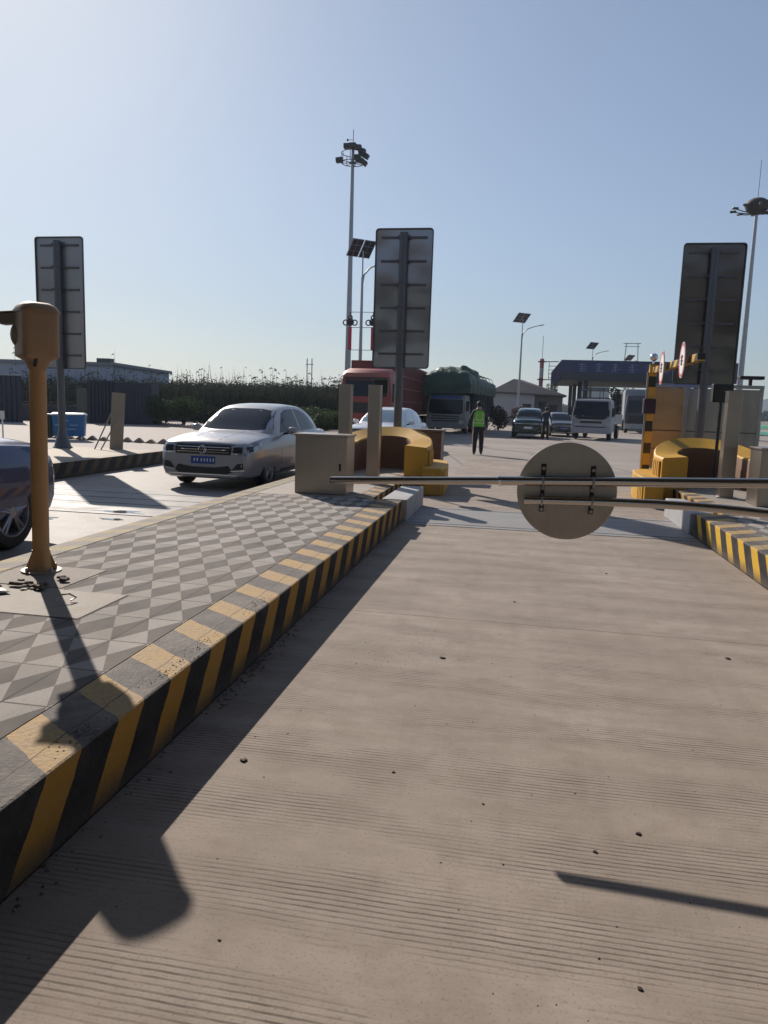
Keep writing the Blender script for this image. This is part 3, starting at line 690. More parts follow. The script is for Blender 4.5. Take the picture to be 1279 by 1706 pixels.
mb = MB(); mb.bb(-.13, .09, -.12, .07, 1.52, 1.80); mb.build('control_box', mat('dark_purple_plastic', (.03, .012, .03), .4), t, bevel=.01)
mb = MB(); mb.tube([(0, 0, 2.46), (0, 0, 2.52)], .02, 8); mb.sphere((0, 0, 2.585), .075, 10); mb.build('ball', M_CHR, t, smooth=True)
mb = MB(); mb.bb(-.02, .09, -3.7, -.066, 2.28, 2.39); bar = mb.build('overhead_bar', MBAND, t, bevel=.004); 
def rsign(label, x, y, z, r):
    t = thing('round_sign', label, 'sign', (x, y, z), radians(-3))
    mb = MB(); mb.lathe([(r, -.004), (r, .004)], axis='X', n=48); d = mb.build('disc', M_GALV, t)
    mb = MB(); mb.lathe([(r-.002, -.0065), (r-.002, -.0045)], axis='X', n=48); mb.build('face', M_WHITE, d)
    mb = MB(); ro, ri = r-.012, r*.80; n = 48
    vs = [Vector((-.008, q*cos(2*pi*k/n), q*sin(2*pi*k/n))) for q in (ro, ri) for k in range(n)]
    mb.add(vs, [(k, (k+1) % n, n+(k+1) % n, n+k) for k in range(n)]); mb.build('red_ring', mat('sign_red', (.55, .05, .05), .4), d)
    mb = MB(); g_ = r*.32
    for a, b in (((-.9, .55), (.9, .55)), ((-.9, -.1), (.9, -.1)), ((0, .9), (0, -.9)), ((-.6, -.7), (.6, -.7))):
        mb.tube([(-.009, -a[0]*g_, a[1]*g_), (-.009, -b[0]*g_, b[1]*g_)], .012, 5)
    mb.build('character', mat('sign_mark', (.12, .04, .05), .5), d)
    return t
rsign('white round sign with red ring, nearly edge-on, farther right on the overhead bar', 2.39, 12.0, 2.335, .27)
rsign('white round sign with red ring, nearly edge-on, touching the ball-topped post', 2.385, 13.6, 2.31, .29)
# ============================================================ GLAZED SCREEN
t = thing('glazed_screen', 'steel-framed wind screen with brown reflecting panes behind the right crash wall', 'screen', (3.9, 16.75, 0))
x0, x1, zt, zb = -1.17, 1.06, 2.10, .36
MF = mat('screen_frame', (.34, .35, .36), .35, .8)
for xx in (x0, -.42, x1): mb = MB(); mb.bb(xx-.035, xx+.035, -.035, .035, 0, zt); mb.build('frame_post', MF, t, bevel=.004)
mb = MB(); mb.bb(x0-.04, x1+.04, -.04, .04, zt, zt+.07); mb.build('top_rail', MF, t, bevel=.004)
MPW = mat('brown_screen_sheet', (.40, .26, .13), .32, .45, var=.18, scale=1.6, stretch=(.5, 1, 2.5)); MPG = mat('grey_screen_sheet', (.30, .29, .26), .3, .6, var=.25, scale=1.6, stretch=(2, 1, .6))
for a, b, mm in ((x0+.04, -.46, MPW), (-.38, x1-.04, MPG)):
    for c, d in ((zb, .78), (.80, 1.17), (1.19, zt-.02)):
        mb = MB(); mb.bb(a, b, -.01, .01, c, d); mb.build('pane', mm, t)
    mb = MB(); mb.bb(a, b, -.02, .02, .78, .80); mb.bb(a, b, -.02, .02, 1.17, 1.19); mb.build('mullion', mat('dark_bar', (.06, .05, .045), .5), t)
t = thing('flat_lamp', 'flat black lamp on a short stem above the glazed screen', 'lamp', (4.72, 16.75, 2.172))
mb = MB(); mb.bb(-.03, .03, -.03, .03, 0, .12); mb.build('stem', M_BLK, t); mb = MB(); mb.bb(-.24, .24, -.12, .12, .12, .19); mb.build('head', M_BLK, t, bevel=.01)
# added, unseen toll roof and booths that darken reflections and cut sky fill
t = thing('sky_blocker_roof', 'wide unseen roof on square columns, added to block sky light', 'canopy', (0, 0, 0))
MRU = mat('blocker_soffit', (.10, .09, .08), .7); MBO = mat('added_booth_panel', (.14, .115, .10), .5)
mb = MB(); mb.bb(-30, 30, -20, 4.4, 6.0, 6.9); mb.build('roof', MRU, t)
for x in (-16.5, -9.6, -2.55, 3.45, 9.6, 16.5):
    mb = MB(); mb.bb(x-.3, x+.3, -9, -8.4, .0, 5.99); mb.build('column', MBO, t)
for x in (-2.55, 3.45, -9.6):
    bt_ = thing('added_booth', {-2.55: 'unseen brown toll booth added on the tiled island left of the lane', 3.45: 'unseen brown toll booth added on the island right of the lane', -9.6: 'unseen brown toll booth added beyond the side lane'}[x], 'booth', (x, -6.2, K))
    mb = MB(); mb.bb(-.85, .85, -1.4, 1.4, 0, 1.05); mb.bb(-.85, .85, -1.4, 1.4, 2.1, 2.6)
    mb.each('wall_panel', MBO, bt_)
    mb = MB(); mb.bb(-.82, .82, -1.37, 1.37, 1.051, 2.099); mb.build('window', M_GLASS, bt_)
I1['label'] = I1['label']
# ============================================================ CARS
M_SILV = mat('silver_beige_paint', (.34, .345, .375), .30, .25, var=.02, scale=2, coat=.5)
M_BLUE = mat('deep_blue_paint', (.022, .032, .11), .28, .25, var=.05, scale=2, coat=.8)
M_WCAR = mat('white_car_paint', (.62, .64, .68), .3, 0, var=.03, scale=2, coat=.7)
M_GRNC = mat('dark_green_paint', (.012, .045, .038), .25, .2, var=.05, scale=2, coat=.9)
M_NAVY = mat('dark_grey_paint', (.04, .045, .055), .3, .2, var=.05, scale=2, coat=.8)
SEDAN = dict(L=4.62, W=[(0, .70), (.04, .775), (.16, .835), (.5, .865), (1.6, .875), (3.6, .87), (4.2, .83), (4.5, .76), (4.62, .68)],
    zb=[(0, .22), (.12, .18), (.6, .18), (3.9, .19), (4.62, .33)],
    zs=[(0, .66), (.04, .745), (.2, .81), (1.0, .90), (1.8, .93), (3.5, .95), (4.3, .955), (4.62, .90)],
    cr=[(0, .03), (.3, .06), (1.2, .075), (2, .03), (4, .03), (4.62, .02)],
    roof=[(1.05, .93), (1.25, 1.03), (1.6, 1.225), (1.95, 1.385), (2.2, 1.435), (2.65, 1.46), (3.1, 1.445), (3.5, 1.375), (3.9, 1.20), (4.2, 1.02), (4.32, .95)],
    wb=[(1.05, .68), (1.5, .755), (2.2, .775), (3.4, .765), (4.0, .71), (4.32, .62)], zg=.86, slope=.40,
    ax=(.86, 3.52), r=.325,
    ws=[(-.70, 1.01), (-.35, .995), (.35, .995), (.70, 1.01), (.565, 1.335), (.3, 1.375), (-.3, 1.375), (-.565, 1.335)],
    w1=[(1.62, .945), (2.02, 1.30), (2.25, 1.365), (2.70, 1.385), (2.72, .955)], w2=[(2.79, .955), (2.78, 1.385), (3.10, 1.365), (3.42, 1.28), (3.78, 1.06), (3.74, .985)],
    rw=[(-.58, 1.02), (.58, 1.02), (.50, 1.36), (-.50, 1.36)])
SUVS = dict(L=4.65, W=[(0, .70), (.05, .80), (.2, .87), (.6, .91), (1.6, .925), (3.8, .92), (4.4, .87), (4.65, .78)],
    zb=[(0, .34), (.12, .26), (.6, .23), (3.9, .24), (4.65, .38)],
    zs=[(0, .78), (.05, .88), (.22, .965), (.9, 1.02), (1.8, 1.05), (3.5, 1.08), (4.4, 1.08), (4.65, .98)],
    cr=[(0, .04), (.3, .08), (1.2, .085), (2, .03), (4, .03), (4.65, .02)],
    roof=[(1.1, 1.03), (1.3, 1.13), (1.7, 1.40), (2.0, 1.55), (2.3, 1.615), (2.8, 1.65), (3.4, 1.635), (3.9, 1.57), (4.3, 1.36), (4.52, 1.08)],
    wb=[(1.1, .72), (1.5, .80), (2.2, .82), (3.6, .81), (4.2, .77), (4.52, .70)], zg=1.0, slope=.38,
    ax=(.86, 3.62), r=.36,
    ws=[(-.74, 1.10), (-.35, 1.085), (.35, 1.085), (.74, 1.10), (.62, 1.52), (.3, 1.56), (-.3, 1.56), (-.62, 1.52)],
    w1=[(1.68, 1.09), (2.1, 1.45), (2.35, 1.53), (2.78, 1.56), (2.8, 1.10)], w2=[(2.87, 1.10), (2.86, 1.56), (3.5, 1.54), (4.0, 1.42), (4.15, 1.2), (4.1, 1.13)],
    rw=[(-.6, 1.15), (.6, 1.15), (.55, 1.5), (-.55, 1.5)])
def carbody(S):
    L_ = S['L']; ys = [0, .03, .08, .16, .28, .45, .7, 1., 1.4, 1.8, 2.3, 2.8, 3.3, 3.8, 4.1, 4.3, 4.45, 4.55, L_-.02, L_]
    g = lambda k, y: smoothcurve(S[k], y)
    mb = MB(); rings = []
    for y in ys:
        W_, zb, zs, cr = g('W', y), g('zb', y), g('zs', y), g('cr', y); h = zs-zb
        half = [(W_*.80, zb), (W_*.94, zb+.05*h/.6), (W_*.985, zb+.25*h), (W_*1.0, zb+.50*h), (W_*.995, zb+.70*h), (W_*.965, zb+.86*h), (W_*.90, zs-.01), (W_*.80, zs+cr*.35), (W_*.55, zs+cr*.78), (W_*.25, zs+cr*.97)]
        rings.append([Vector((x, y, z)) for x, z in half]+[Vector((0, y, zs+cr))]+[Vector((-x, y, z)) for x, z in half[::-1]]+[Vector((0, y, zb))])
    mb.loft(rings)
    return mb, rings
def carroof(S):
    g = lambda k, y: smoothcurve(S[k], y); mb = MB(); rings = []
    y0, y1 = S['roof'][0][0], S['roof'][-1][0]; n = 30
    for i in range(n+1):
        y = y0+(y1-y0)*i/n; zr = g('roof', y); wb = g('wb', y); zg = S['zg']-.06
        def w(z): return wb-(z-S['zg'])*S['slope']
        zt = max(zr-.055, zg+.01); half = []
        for k in range(5):
            z = zg+(zt-zg)*k/4; half.append((w(z)+.02*sin(pi*k/4), z))
        wt = w(zt); half += [(wt-.012, zr-.03), (wt-.045, zr-.010), (wt-.12, zr+.004), (wt*.5, zr+.018)]
        rings.append([Vector((x, y, z)) for x, z in half]+[Vector((0, y, zr+.022))]+[Vector((-x, y, z)) for x, z in half[::-1]]+[Vector((0, y, zg))])
    mb.loft(rings); return mb
def bvh_of(*obs):
    vs = []; fs = []
    for o in obs:
        k = len(vs); vs += [v.co.copy() for v in o.data.vertices]; fs += [tuple(i+k for i in p.vertices) for p in o.data.polygons]
    return BVHTree.FromPolygons(vs, fs)
def wheel(parent, x, y, r, side, w=.2, spokes=5, rim=M_RIM, rr_=.66):
    mb = MB(); q = w/2
    rg = [[Vector((h, p*cos(2*pi*k/40), p*sin(2*pi*k/40))) for k in range(40)] for p, h in ((r*.60, -q*.7), (r*.68, -q), (r*.90, -q), (r*.975, -q*.78), (r, -q*.4), (r, q*.4), (r*.975, q*.78), (r*.90, q), (r*.68, q), (r*.60, q*.7), (r*.60, -q*.7))]
    mb.loft(rg, cap=False)
    t = mb.build('wheel', M_RUB, parent, smooth=30); t.location = (x, y, r)
    R_ = r*rr_; xo = side*(q-.004)
    mb = MB(); mb.lathe([(R_*1.02, xo-side*.10), (R_*1.03, xo), (R_*.95, xo+side*.004), (R_*.88, xo-side*.03), (R_*.86, xo-side*.10)] if side > 0 else
                        [(R_*.86, xo-side*.10), (R_*.88, xo-side*.03), (R_*.95, xo+side*.004), (R_*1.03, xo), (R_*1.02, xo-side*.10)], axis='X', n=36)
    for k in range(spokes):
        a = 2*pi*k/spokes+.3
        for da in (-.13, .13):
            p0 = Vector((xo-side*.015, cos(a+da*1.6)*R_*.18, sin(a+da*1.6)*R_*.18)); p1 = Vector((xo-side*.018, cos(a+da)*R_*.93, sin(a+da)*R_*.93))
            mb.tube([p0, p1], [R_*.085, R_*.075], 6)
    mb.lathe([(R_*.22, xo-side*.06), (R_*.22, xo-side*.002), (R_*.16, xo+side*.004)] if side > 0 else [(R_*.16, xo+side*.004), (R_*.22, xo-side*.002), (R_*.22, xo-side*.06)], axis='X', n=16)
    mb.build('rim', rim, t, smooth=40)
    mb = MB(); mb.lathe([(R_*.87, xo-side*.085), (R_*.87, xo-side*.08)], axis='X', n=28); mb.build('brake_disc', M_DARK, t)
    return t
def emblem(parent, c, r, kind='vw'):
    mb = MB(); x0, y0, z0 = c
    def st(pts, w=.16): mb.tube([Vector((x0+a*r, y0, z0+b*r)) for a, b in pts], r*w*.5, 6)
    st([(cos(2*pi*k/24), sin(2*pi*k/24)) for k in range(25)])
    if kind == 'vw':
        st([(-.34, .90), (-.02, .10), (.02, .10), (.34, .90)]); st([(-.78, .58), (-.36, -.80), (0, .0), (.36, -.80), (.78, .58)])
    return mb.build('emblem', M_CHR, parent, smooth=50)
def build_car(name, label, cat, loc, rz, S, paint, face='sedan', plate=M_PLATE, group=None, glass=M_GLASS):
    t = thing(name, label, cat, loc, rz, group)
    mb, rings = carbody(S); body = mb.build('body', [paint, M_SEAL], t)
    rf = carroof(S).build('roof', paint, t, smooth=30)
    cuts = []
    for ay in S['ax']:
        for sx in (-1, 1):
            c = MB(); c.mi = 0; rr2 = S['r']+.055
            Wl = smoothcurve(S['W'], ay)
            c.lathe([(rr2, -.17), (rr2, .17)], (sx*(Wl-.10), ay, S['r']+.01), 36, axis='X')
            co = c.build('cut', M_SEAL); cuts.append(co)
    boolcut(body, cuts)
    for p in body.data.polygons: p.use_smooth = True
    body.data.set_sharp_from_angle(angle=radians(32)); wn_ = body.modifiers.new('wn', 'WEIGHTED_NORMAL'); wn_.keep_sharp = True
    bv = bvh_of(body, rf)
    FR = (0, 1, 0); BK = (0, -1, 0)
    def front(poly, nm, m, off=.004, par=t, res=.05): return patch(bv, [(-a, b) for a, b in poly], FR, off, nm, m, par, res)
    def back(poly, nm, m, off=.004, par=t, res=.05): return patch(bv, poly, BK, off, nm, m, par, res)
    def sidep(poly, sx, nm, m, off=.004, par=t, res=.08): return patch(bv, [((-y if sx > 0 else y), z) for y, z in poly], (-sx, 0, 0), off, nm, m, par, res)
    wsd = front(S['ws'], 'windscreen', glass, res=.08)
    back(S['rw'], 'rear_window', glass, res=.08)
    for sx in (-1, 1):
        sidep(S['w1'], sx, 'side_window', glass); sidep(S['w2'], sx, 'side_window', glass)
        zb1 = S['w1'][0][1]
        for yy in (1.42, 2.755, 3.72 if face == 'sedan' else 3.8):
            zz = zb1-.03 if yy < 3.5 else zb1-.02
            lo = .27 if yy < 3.5 else S['r']*2+.12
            if yy < 3.5: sidep([(yy, lo+.05), (yy+.008, lo+.05), (yy+.008, zz), (yy, zz)], sx, 'door_seam', M_SEAL, .0015)
        sidep([(1.45, .24), (3.05, .24), (3.05, .29), (1.45, .29)], sx, 'sill_trim', M_DARK, .004)
        for yy in (2.45, 3.5 if face == 'sedan' else 3.45): sidep([(yy, zb1-.11), (yy+.17, zb1-.105), (yy+.17, zb1-.08), (yy, zb1-.085)], sx, 'door_handle', paint, .025)
        mb = MB(); xm = smoothcurve(S['W'], 1.6); mb.sphere((sx*(xm+.10), 1.66, zb1+.045), .095, 8, (1.15, .62, .72)); mr = mb.build('mirror', paint, t, smooth=60)
        mb = MB(); mb.tube([(sx*(xm-.08), 1.70, zb1-.02), (sx*(xm+.06), 1.68, zb1+.01)], .022, 8); mb.build('mirror_stem', M_DARK, mr)
        for ay in S['ax']:
            Wl = smoothcurve(S['W'], ay); wheel(t, sx*(Wl-.115), ay, S['r'], sx)
    if face == 'sedan':
        front([(-.50, .60), (.50, .60), (.54, .76), (-.54, .76)], 'grille', M_GRILLE, .006)
        for zz in (.635, .675, .715): front([(-.48, zz), (.48, zz), (.48, zz+.009), (-.48, zz+.009)], 'grille_bar', M_CHR, .012)
        front([(-.56, .768), (.56, .768), (.56, .776), (-.56, .776)], 'bonnet_gap', M_SEAL, .003)
        for s in (-1, 1):
            dd = (-s*.55, 1, 0); dn = Vector(dd).normalized(); ux = Vector((-dn.y, dn.x, 0))
            hp = [Vector(q).dot(ux) for q in ((s*.52, .0, 0), (s*.66, .05, 0), (s*.80, .20, 0), (s*.865, .50, 0))]
            hl = patch(bv, [(hp[0], .615), (hp[1], .60), (hp[2], .63), (hp[3], .75), (hp[3]*.98+hp[2]*.02, .80), (hp[2], .795), (hp[1], .77), (hp[0], .755)], dd, .006, 'headlight', M_HEAD, t, .05)
            h_ = lambda a, b, f: hp[a]+(hp[b]-hp[a])*f
            patch(bv, [(h_(0, 1, .15), .64), (h_(1, 2, .1), .635), (h_(1, 2, .2), .735), (h_(0, 1, .2), .73)], dd, .010, 'lamp_core', M_GRILLE, hl, .05)
            patch(bv, [(h_(1, 2, .5), .65), (h_(2, 3, .1), .66), (h_(2, 3, .15), .75), (h_(1, 2, .5), .74)], dd, .010, 'lamp_core', M_GRILLE, hl, .05)
            patch(bv, [(h_(0, 1, .1), .612), (h_(1, 2, .5), .618), (h_(1, 2, .5), .628), (h_(0, 1, .1), .624)], dd, .012, 'light_strip', M_CHR, hl, .05)
            front([(s*.52, .345), (s*.73, .37), (s*.72, .47), (s*.62, .46)], 'fog_vent', M_GRILLE, .006)
            front([(s*.50, .325), (s*.74, .345), (s*.74, .357), (s*.51, .338)], 'chrome_strip', M_CHR, .014)
            back([(s*.45, .74), (s*.72, .74), (s*.74, .88), (s*.47, .87)], 'tail_light', mat('tail_red', (.35, .01, .015), .2, coat=1), .006)
        front([(-.44, .275), (.44, .275), (.54, .315), (.46, .42), (.22, .385), (-.22, .385), (-.46, .42), (-.54, .315)], 'lower_intake', M_GRILLE, .008)
        front([(-.60, .252), (.60, .252), (.64, .270), (-.64, .270)], 'bumper_lip', M_CHR, .014)
        pf = front([(-.22, .44), (.22, .44), (.22, .565), (-.22, .565)], 'number_plate', plate, .012)
        yp = -.01
        e = bv.ray_cast(Vector((0, -5, .675)), Vector((0, 1, 0)))[0]
        emblem(t, (0, e.y-.03, .683), .068)
        for k in range(7):
            h = .05; u_ = -.17+.055*k+(.02 if k > 1 else 0)
            front([(u_, .475), (u_+.018, .475), (u_+.030, .53), (u_+.006, .53)], 'plate_mark', M_WHITE, .0145, pf)
    else:
        front([(-.62, .66), (.62, .66), (.62, .75), (-.62, .75)], 'grille', M_GRILLE, .006)
        front([(-.66, .79), (.66, .79), (.66, .81), (-.66, .81)], 'light_bar', M_CHR, .012)
        for s in (-1, 1):
            front([(s*.60, .76), (s*.80, .77), (s*.80, .86), (s*.64, .82)], 'headlight', M_HEAD, .008)
            front([(s*.52, .46), (s*.72, .48), (s*.72, .58), (s*.56, .58)], 'fog_vent', M_GRILLE, .006)
        front([(-.5, .36), (.5, .36), (.55, .46), (-.55, .46)], 'lower_intake', M_GRILLE, .006)
        front([(-.22, .52), (.22, .52), (.22, .64), (-.22, .64)], 'number_plate', plate, .012)
    return t, bv
car1, bv1 = build_car('parked_car', 'silver grey sedan facing us in the side lane beside the stainless cabinet', 'car', (-5.22, 11.78, 0), radians(-3), SEDAN, M_SILV)
mb = MB(); mb.tube([(0, 3.35, 1.44), (0, 3.5, 1.58)], .008, 6); mb.build('aerial', M_DARK, car1)
for s in (-1, 1):
    o = patch(bv1, [(-s*.22, .845), (-s*.232, .845), (-s*.34, .965), (-s*.325, .965)], (0, 1, 0), .004, 'bonnet_crease', M_CHR, car1, .05)
build_car('parked_car', 'white sedan half hidden behind the left yellow crash wall, before the red truck', 'car', (-4.62, 22.6, 0), radians(-8), SEDAN, M_WCAR, glass=mat('blue_glass', (.10, .17, .22), .08, 0, var=.1, spec=1., coat=1))
build_car('parked_car', 'dark blue car at the left edge, only its front wheel and wing in view', 'car', (-5.68, 7.22, -.0), pi, SUVS, M_BLUE, 'suv')
build_car('parked_car', 'dark green sport utility car parked before the white house', 'car', (.55, 41.6, 0), radians(-2), SUVS, M_GRNC, 'suv', plate=M_WHITE)
build_car('parked_car', 'dark grey sedan parked just right of the green car, behind the standing man', 'car', (2.75, 46.5, 0), radians(4), SEDAN, M_NAVY)
# ============================================================ TRUCKS
def tyre(parent, x, y, r, w, side): return wheel(parent, x, y, r, side, w, 8, M_GALV, .58)
def cab(t, w, y0, y1, z0, z1, paint, screen, rake=.18, c=.06, name='cab'):
    mb = MB(); rings = []
    for z, f, ins in ((z0, .04, .03), (z0+.08, 0, 0), (screen[0], 0, 0), (screen[1], rake, .07), (z1-.05, rake+.06, .10), (z1, rake+.14, .18)):
        W_ = w/2-ins; rings.append([Vector((x, y, z)) for x, y in ((-W_, y1), (-W_, y0+f+c*2), (-W_+c*.4, y0+f+c*.7), (-W_+c*1.3, y0+f+.01), (-W_*.4, y0+f-.03), (W_*.4, y0+f-.03), (W_-c*1.3, y0+f+.01), (W_-c*.4, y0+f+c*.7), (W_, y0+f+c*2), (W_, y1))])
    mb.loft(rings); o = mb.build(name, paint, t, smooth=30)
    bv = bvh_of(o)
    def front(poly, nm, m, off=.006, par=o, res=.1): return patch(bv, [(-a, b) for a, b in poly], (0, 1, 0), off, nm, m, par, res)
    def sidep(poly, sx, nm, m, off=.006, par=o): return patch(bv, [((-y if sx > 0 else y), z) for y, z in poly], (-sx, 0, 0), off, nm, m, par, .12)
    return o, front, sidep
# red lorry
M_RED = mat('lorry_red', (.27, .035, .026), .4, var=.12, scale=2, dirt=(.18, .10, .09), dirtamt=.4); M_REDD = mat('container_red', (.16, .028, .022), .6, var=.25, scale=2, dirt=(.09, .05, .045), dirtamt=.5, bump=.2)
t = thing('lorry', 'red container lorry facing us behind the white sedan', 'truck', (-7.08, 34.1, 0), 0)
cb, fr, sp = cab(t, 2.46, 0, 2.0, .45, 2.95, M_RED, (1.95, 2.72), .12)
fr([(-1.02, 1.92), (1.02, 1.92), (.98, 2.68), (-.98, 2.68)], 'windscreen', M_GLASS)
fr([(-1.0, 2.72), (1.0, 2.72), (1.0, 2.80), (-1.0, 2.80)], 'sun_visor', M_DARK, .05)
fr([(-.85, 1.15), (.85, 1.15), (.8, 1.65), (-.8, 1.65)], 'grille', M_GRILLE)
for s in (-1, 1):
    fr([(s*.75, .62), (s*1.1, .62), (s*1.1, .85), (s*.8, .85)], 'headlight', M_HEAD); sp([(.4, 1.75), (1.3, 1.75), (1.3, 2.55), (.55, 2.55)], s, 'side_window', M_GLASS)
mb = MB(); mb.tube([(-1.2, .25, 2.55), (-1.35, -.05, 2.60), (-1.72, -.05, 2.56), (-1.80, -.05, 2.35)], .022, 8); ar = mb.build('mirror_arm', M_DARK, cb, smooth=60)
mb = MB(); mb.bb(-1.90, -1.70, -.12, -.02, 1.85, 2.35); mb.build('mirror', M_DARK, cb, bevel=.03)
mb = MB(); mb.bb(1.28, 1.46, -.05, .06, 1.7, 2.3); mb.build('mirror', M_DARK, cb, bevel=.03)
mb = MB(); rings = []
for y, z0_, z1_ in ((.12, 2.82, 3.0), (.35, 2.85, 3.16), (.8, 2.85, 3.24), (1.6, 2.85, 3.27)):
    rings.append([Vector((x, y, z)) for x, z in ((-1.12, z0_), (1.12, z0_), (1.10, z1_-.10), (.95, z1_), (-.95, z1_), (-1.10, z1_-.10))])
mb.loft(rings); rf = mb.build('roof_fairing', mat('sunlit_red', (.34, .09, .075), .45, var=.1), cb, smooth=35)  # lorry red turned pinker; the sunlit top is put into the colour
mb = MB()
for k in range(9):
    x = -.78+k*.16; mb.bb(x, x+.10, .088, .10, 2.88, 2.98); 
mb.each('roof_mark', mat('dull_lettering', (.20, .12, .09), .6), rf)
mb = MB(); mb.bb(-1.24, 1.24, -.06, .3, .35, .75); mb.build('bumper', M_DARK, cb, bevel=.03)
mb = MB(); mb.bb(-1.25, 1.25, 2.4, 15.5, 1.05, 3.72); ct = mb.build('container', M_REDD, t, bevel=.02)
for k in range(40): 
    pass
mb = MB()
for k in range(60): mb.bb(1.25, 1.275, 2.5+k*.215, 2.6+k*.215, 1.2, 3.6)
mb.build('corrugation', M_REDD, ct)
mb = MB()
for zz in (1.75, 2.4, 3.0): mb.bb(1.276, 1.29, 2.6, 15.3, zz, zz+.03)
mb.each('pale_stripe', mat('pale_red_stripe', (.30, .15, .13), .6), ct)
mb = MB(); mb.bb(-.5, .5, 1.9, 15.4, .75, 1.04); mb.build('chassis', M_DARK, t)
for y in (1.0, 4.6, 11.4, 12.7, 14): 
    for s in (-1, 1): tyre(t, s*1.06, y, .5, .28, s)
mb = MB(); mb.tube([(-1.18, .3, 3.72), (-1.18, 1.6, 3.9), (1.18, 1.6, 3.9)], .03, 6); mb.bm.free()
# green tarpaulin lorry
M_TARP = mat('green_tarpaulin', (.020, .060, .036), .5, var=.45, scale=1.6, dirt=(.018, .026, .034), dirtamt=.7, bump=.6, bscale=1.5, bdist=.2)
M_TSIDE = mat('dark_tarp_side', (.022, .032, .045), .6, var=.35, scale=1.5, stretch=(1, 2.5, .4), bump=.3)
t = thing('lorry', 'grey lorry facing us under a huge sagging green tarpaulin load', 'truck', (-4.35, 45.0, 0), radians(-5))
cb, fr, sp = cab(t, 2.4, 0, 1.9, .45, 2.35, mat('dusty_cab_grey', (.22, .215, .22), .45, var=.15, dirt=(.14, .12, .11)), (1.38, 2.12), .14)
fr([(-1.05, 1.28), (-.9, 1.16), (.9, 1.16), (1.05, 1.28), (1.0, 2.03), (-1.0, 2.03)], 'windscreen', M_GLASS)
fr([(-.95, 2.06), (.95, 2.06), (.9, 2.28), (-.9, 2.28)], 'sun_visor', mat('visor_blue', (.05, .09, .26), .5), .03)
for zz in (.72, .86, 1.0): fr([(-.85, zz), (.85, zz), (.85, zz+.06), (-.85, zz+.06)], 'grille_bar', M_GRILLE)
for s in (-1, 1): fr([(s*.8, .62), (s*1.12, .62), (s*1.12, .82), (s*.85, .82)], 'headlight', M_HEAD); 
mb = MB(); mb.bb(-1.22, 1.22, -.08, .25, .3, .6); mb.build('bumper', mat('dusty_cab_grey', (.2, .2, .2)), cb, bevel=.03)
for s in (-1, 1): mb = MB(); mb.bb(min(s*1.22, s*1.42), max(s*1.22, s*1.42), -.05, .05, 1.35, 1.95); mb.build('mirror', M_DARK, cb, bevel=.03)
mb = MB(); rings = []; ny = 34
for i in range(ny+1):
    y = -.15+i*12.6/ny; f = min(1, i/3.)
    pk = 3.72+.16*noise.noise(Vector((y*.9, 2, 1)))-.012*y+max(0, .55*(1-abs(y-3.2)/.7))+(.12 if y < 2 else 0)
    ring = []
    sag = .12*sin(y*2.3)
    for k in range(15):
        a = -1+2*k/14; x = a*1.42
        z = pk-(abs(a)**5)*.32+.20*noise.noise(Vector((x*1.6, y*1.4, 5)))-.07*abs(sin(y*2.9+x))+sag*.3*abs(a)
        if i == 0: z = min(z, 3.45)
        ring.append(Vector((x*(1-.06*(1-f))+.03*noise.noise(Vector((x, y*3, 8))), y, z)))
    zl = 2.45+.15*noise.noise(Vector((0, y*1.3, 0))); zl2 = 2.3+.2*noise.noise(Vector((4, y*1.3, 0)))
    ring = [Vector((-1.45, y, zl2)), Vector((-1.50, y, 2.9+.1*sin(y*3)))]+ring+[Vector((1.50, y, 2.9+.1*sin(y*3))), Vector((1.45, y, zl))]
    rings.append(ring)
mb.loft(rings); tp = mb.build('tarpaulin', M_TARP, t, smooth=60)
for k in range(7):
    y_ = .8+k*1.75; mb = MB(); mb.tube([(-1.52, y_, 2.5), (-1.50, y_+.1, 3.2), (-1.2, y_+.1, 3.72), (0, y_+.15, 3.92), (1.2, y_+.1, 3.72), (1.54, y_, 3.1), (1.5, y_, 2.4)], .022, 5); mb.build('rope', mat('tarp_rope', (.10, .12, .11), .7), tp)
mb = MB(); mb.bb(-1.30, 1.30, 2.2, 12.4, .95, 2.6); mb.build('cargo_body', M_TSIDE, t)
mb = MB()
for k in range(22): 
    mb.tube([(1.33+.03*sin(k*2.1), 2.3+k*.46, 2.55), (1.36+.04*sin(k*3.3), 2.35+k*.46+.1*sin(k), 1.7), (1.32, 2.3+k*.46, .95)], .05, 6)
mb.build('hanging_fold', M_TSIDE, t, smooth=60)
mb = MB(); mb.bb(-.5, .5, 1.8, 12.3, .7, .94); mb.build('chassis', M_DARK, t)
for y in (1.0, 3.4, 9.6, 10.9):
    for s in (-1, 1): tyre(t, s*1.04, y, .48, .28, s)
# small white lorry with rack
M_WT = mat('white_lorry_paint', (.34, .335, .36), .4, var=.12, scale=3, dirt=(.22, .2, .19), dirtamt=.4)
t = thing('light_truck', 'small white flatbed truck with a pipe rack facing us before the blue canopy', 'truck', (3.98, 42.9, 0), radians(-13))
cb, fr, sp = cab(t, 2.12, 0, 1.75, .42, 2.27, M_WT, (1.32, 2.1), .22)
fr([(-.98, 1.32), (-.7, 1.14), (.7, 1.14), (.98, 1.32), (.95, 2.14), (-.95, 2.14)], 'windscreen', M_GLASS)
fr([(-.62, .93), (.62, .93), (.56, 1.05), (-.56, 1.05)], 'grille', M_GRILLE); fr([(-.98, .58), (.98, .58), (.98, .63), (-.98, .63)], 'bumper_slot', M_GRILLE, .02); fr([(-.8, .70), (.8, .70), (.8, .75), (-.8, .75)], 'grille_bar', M_GRILLE); fr([(-.22, .47), (.22, .47), (.22, .6), (-.22, .6)], 'number_plate', M_PLATE, .02)
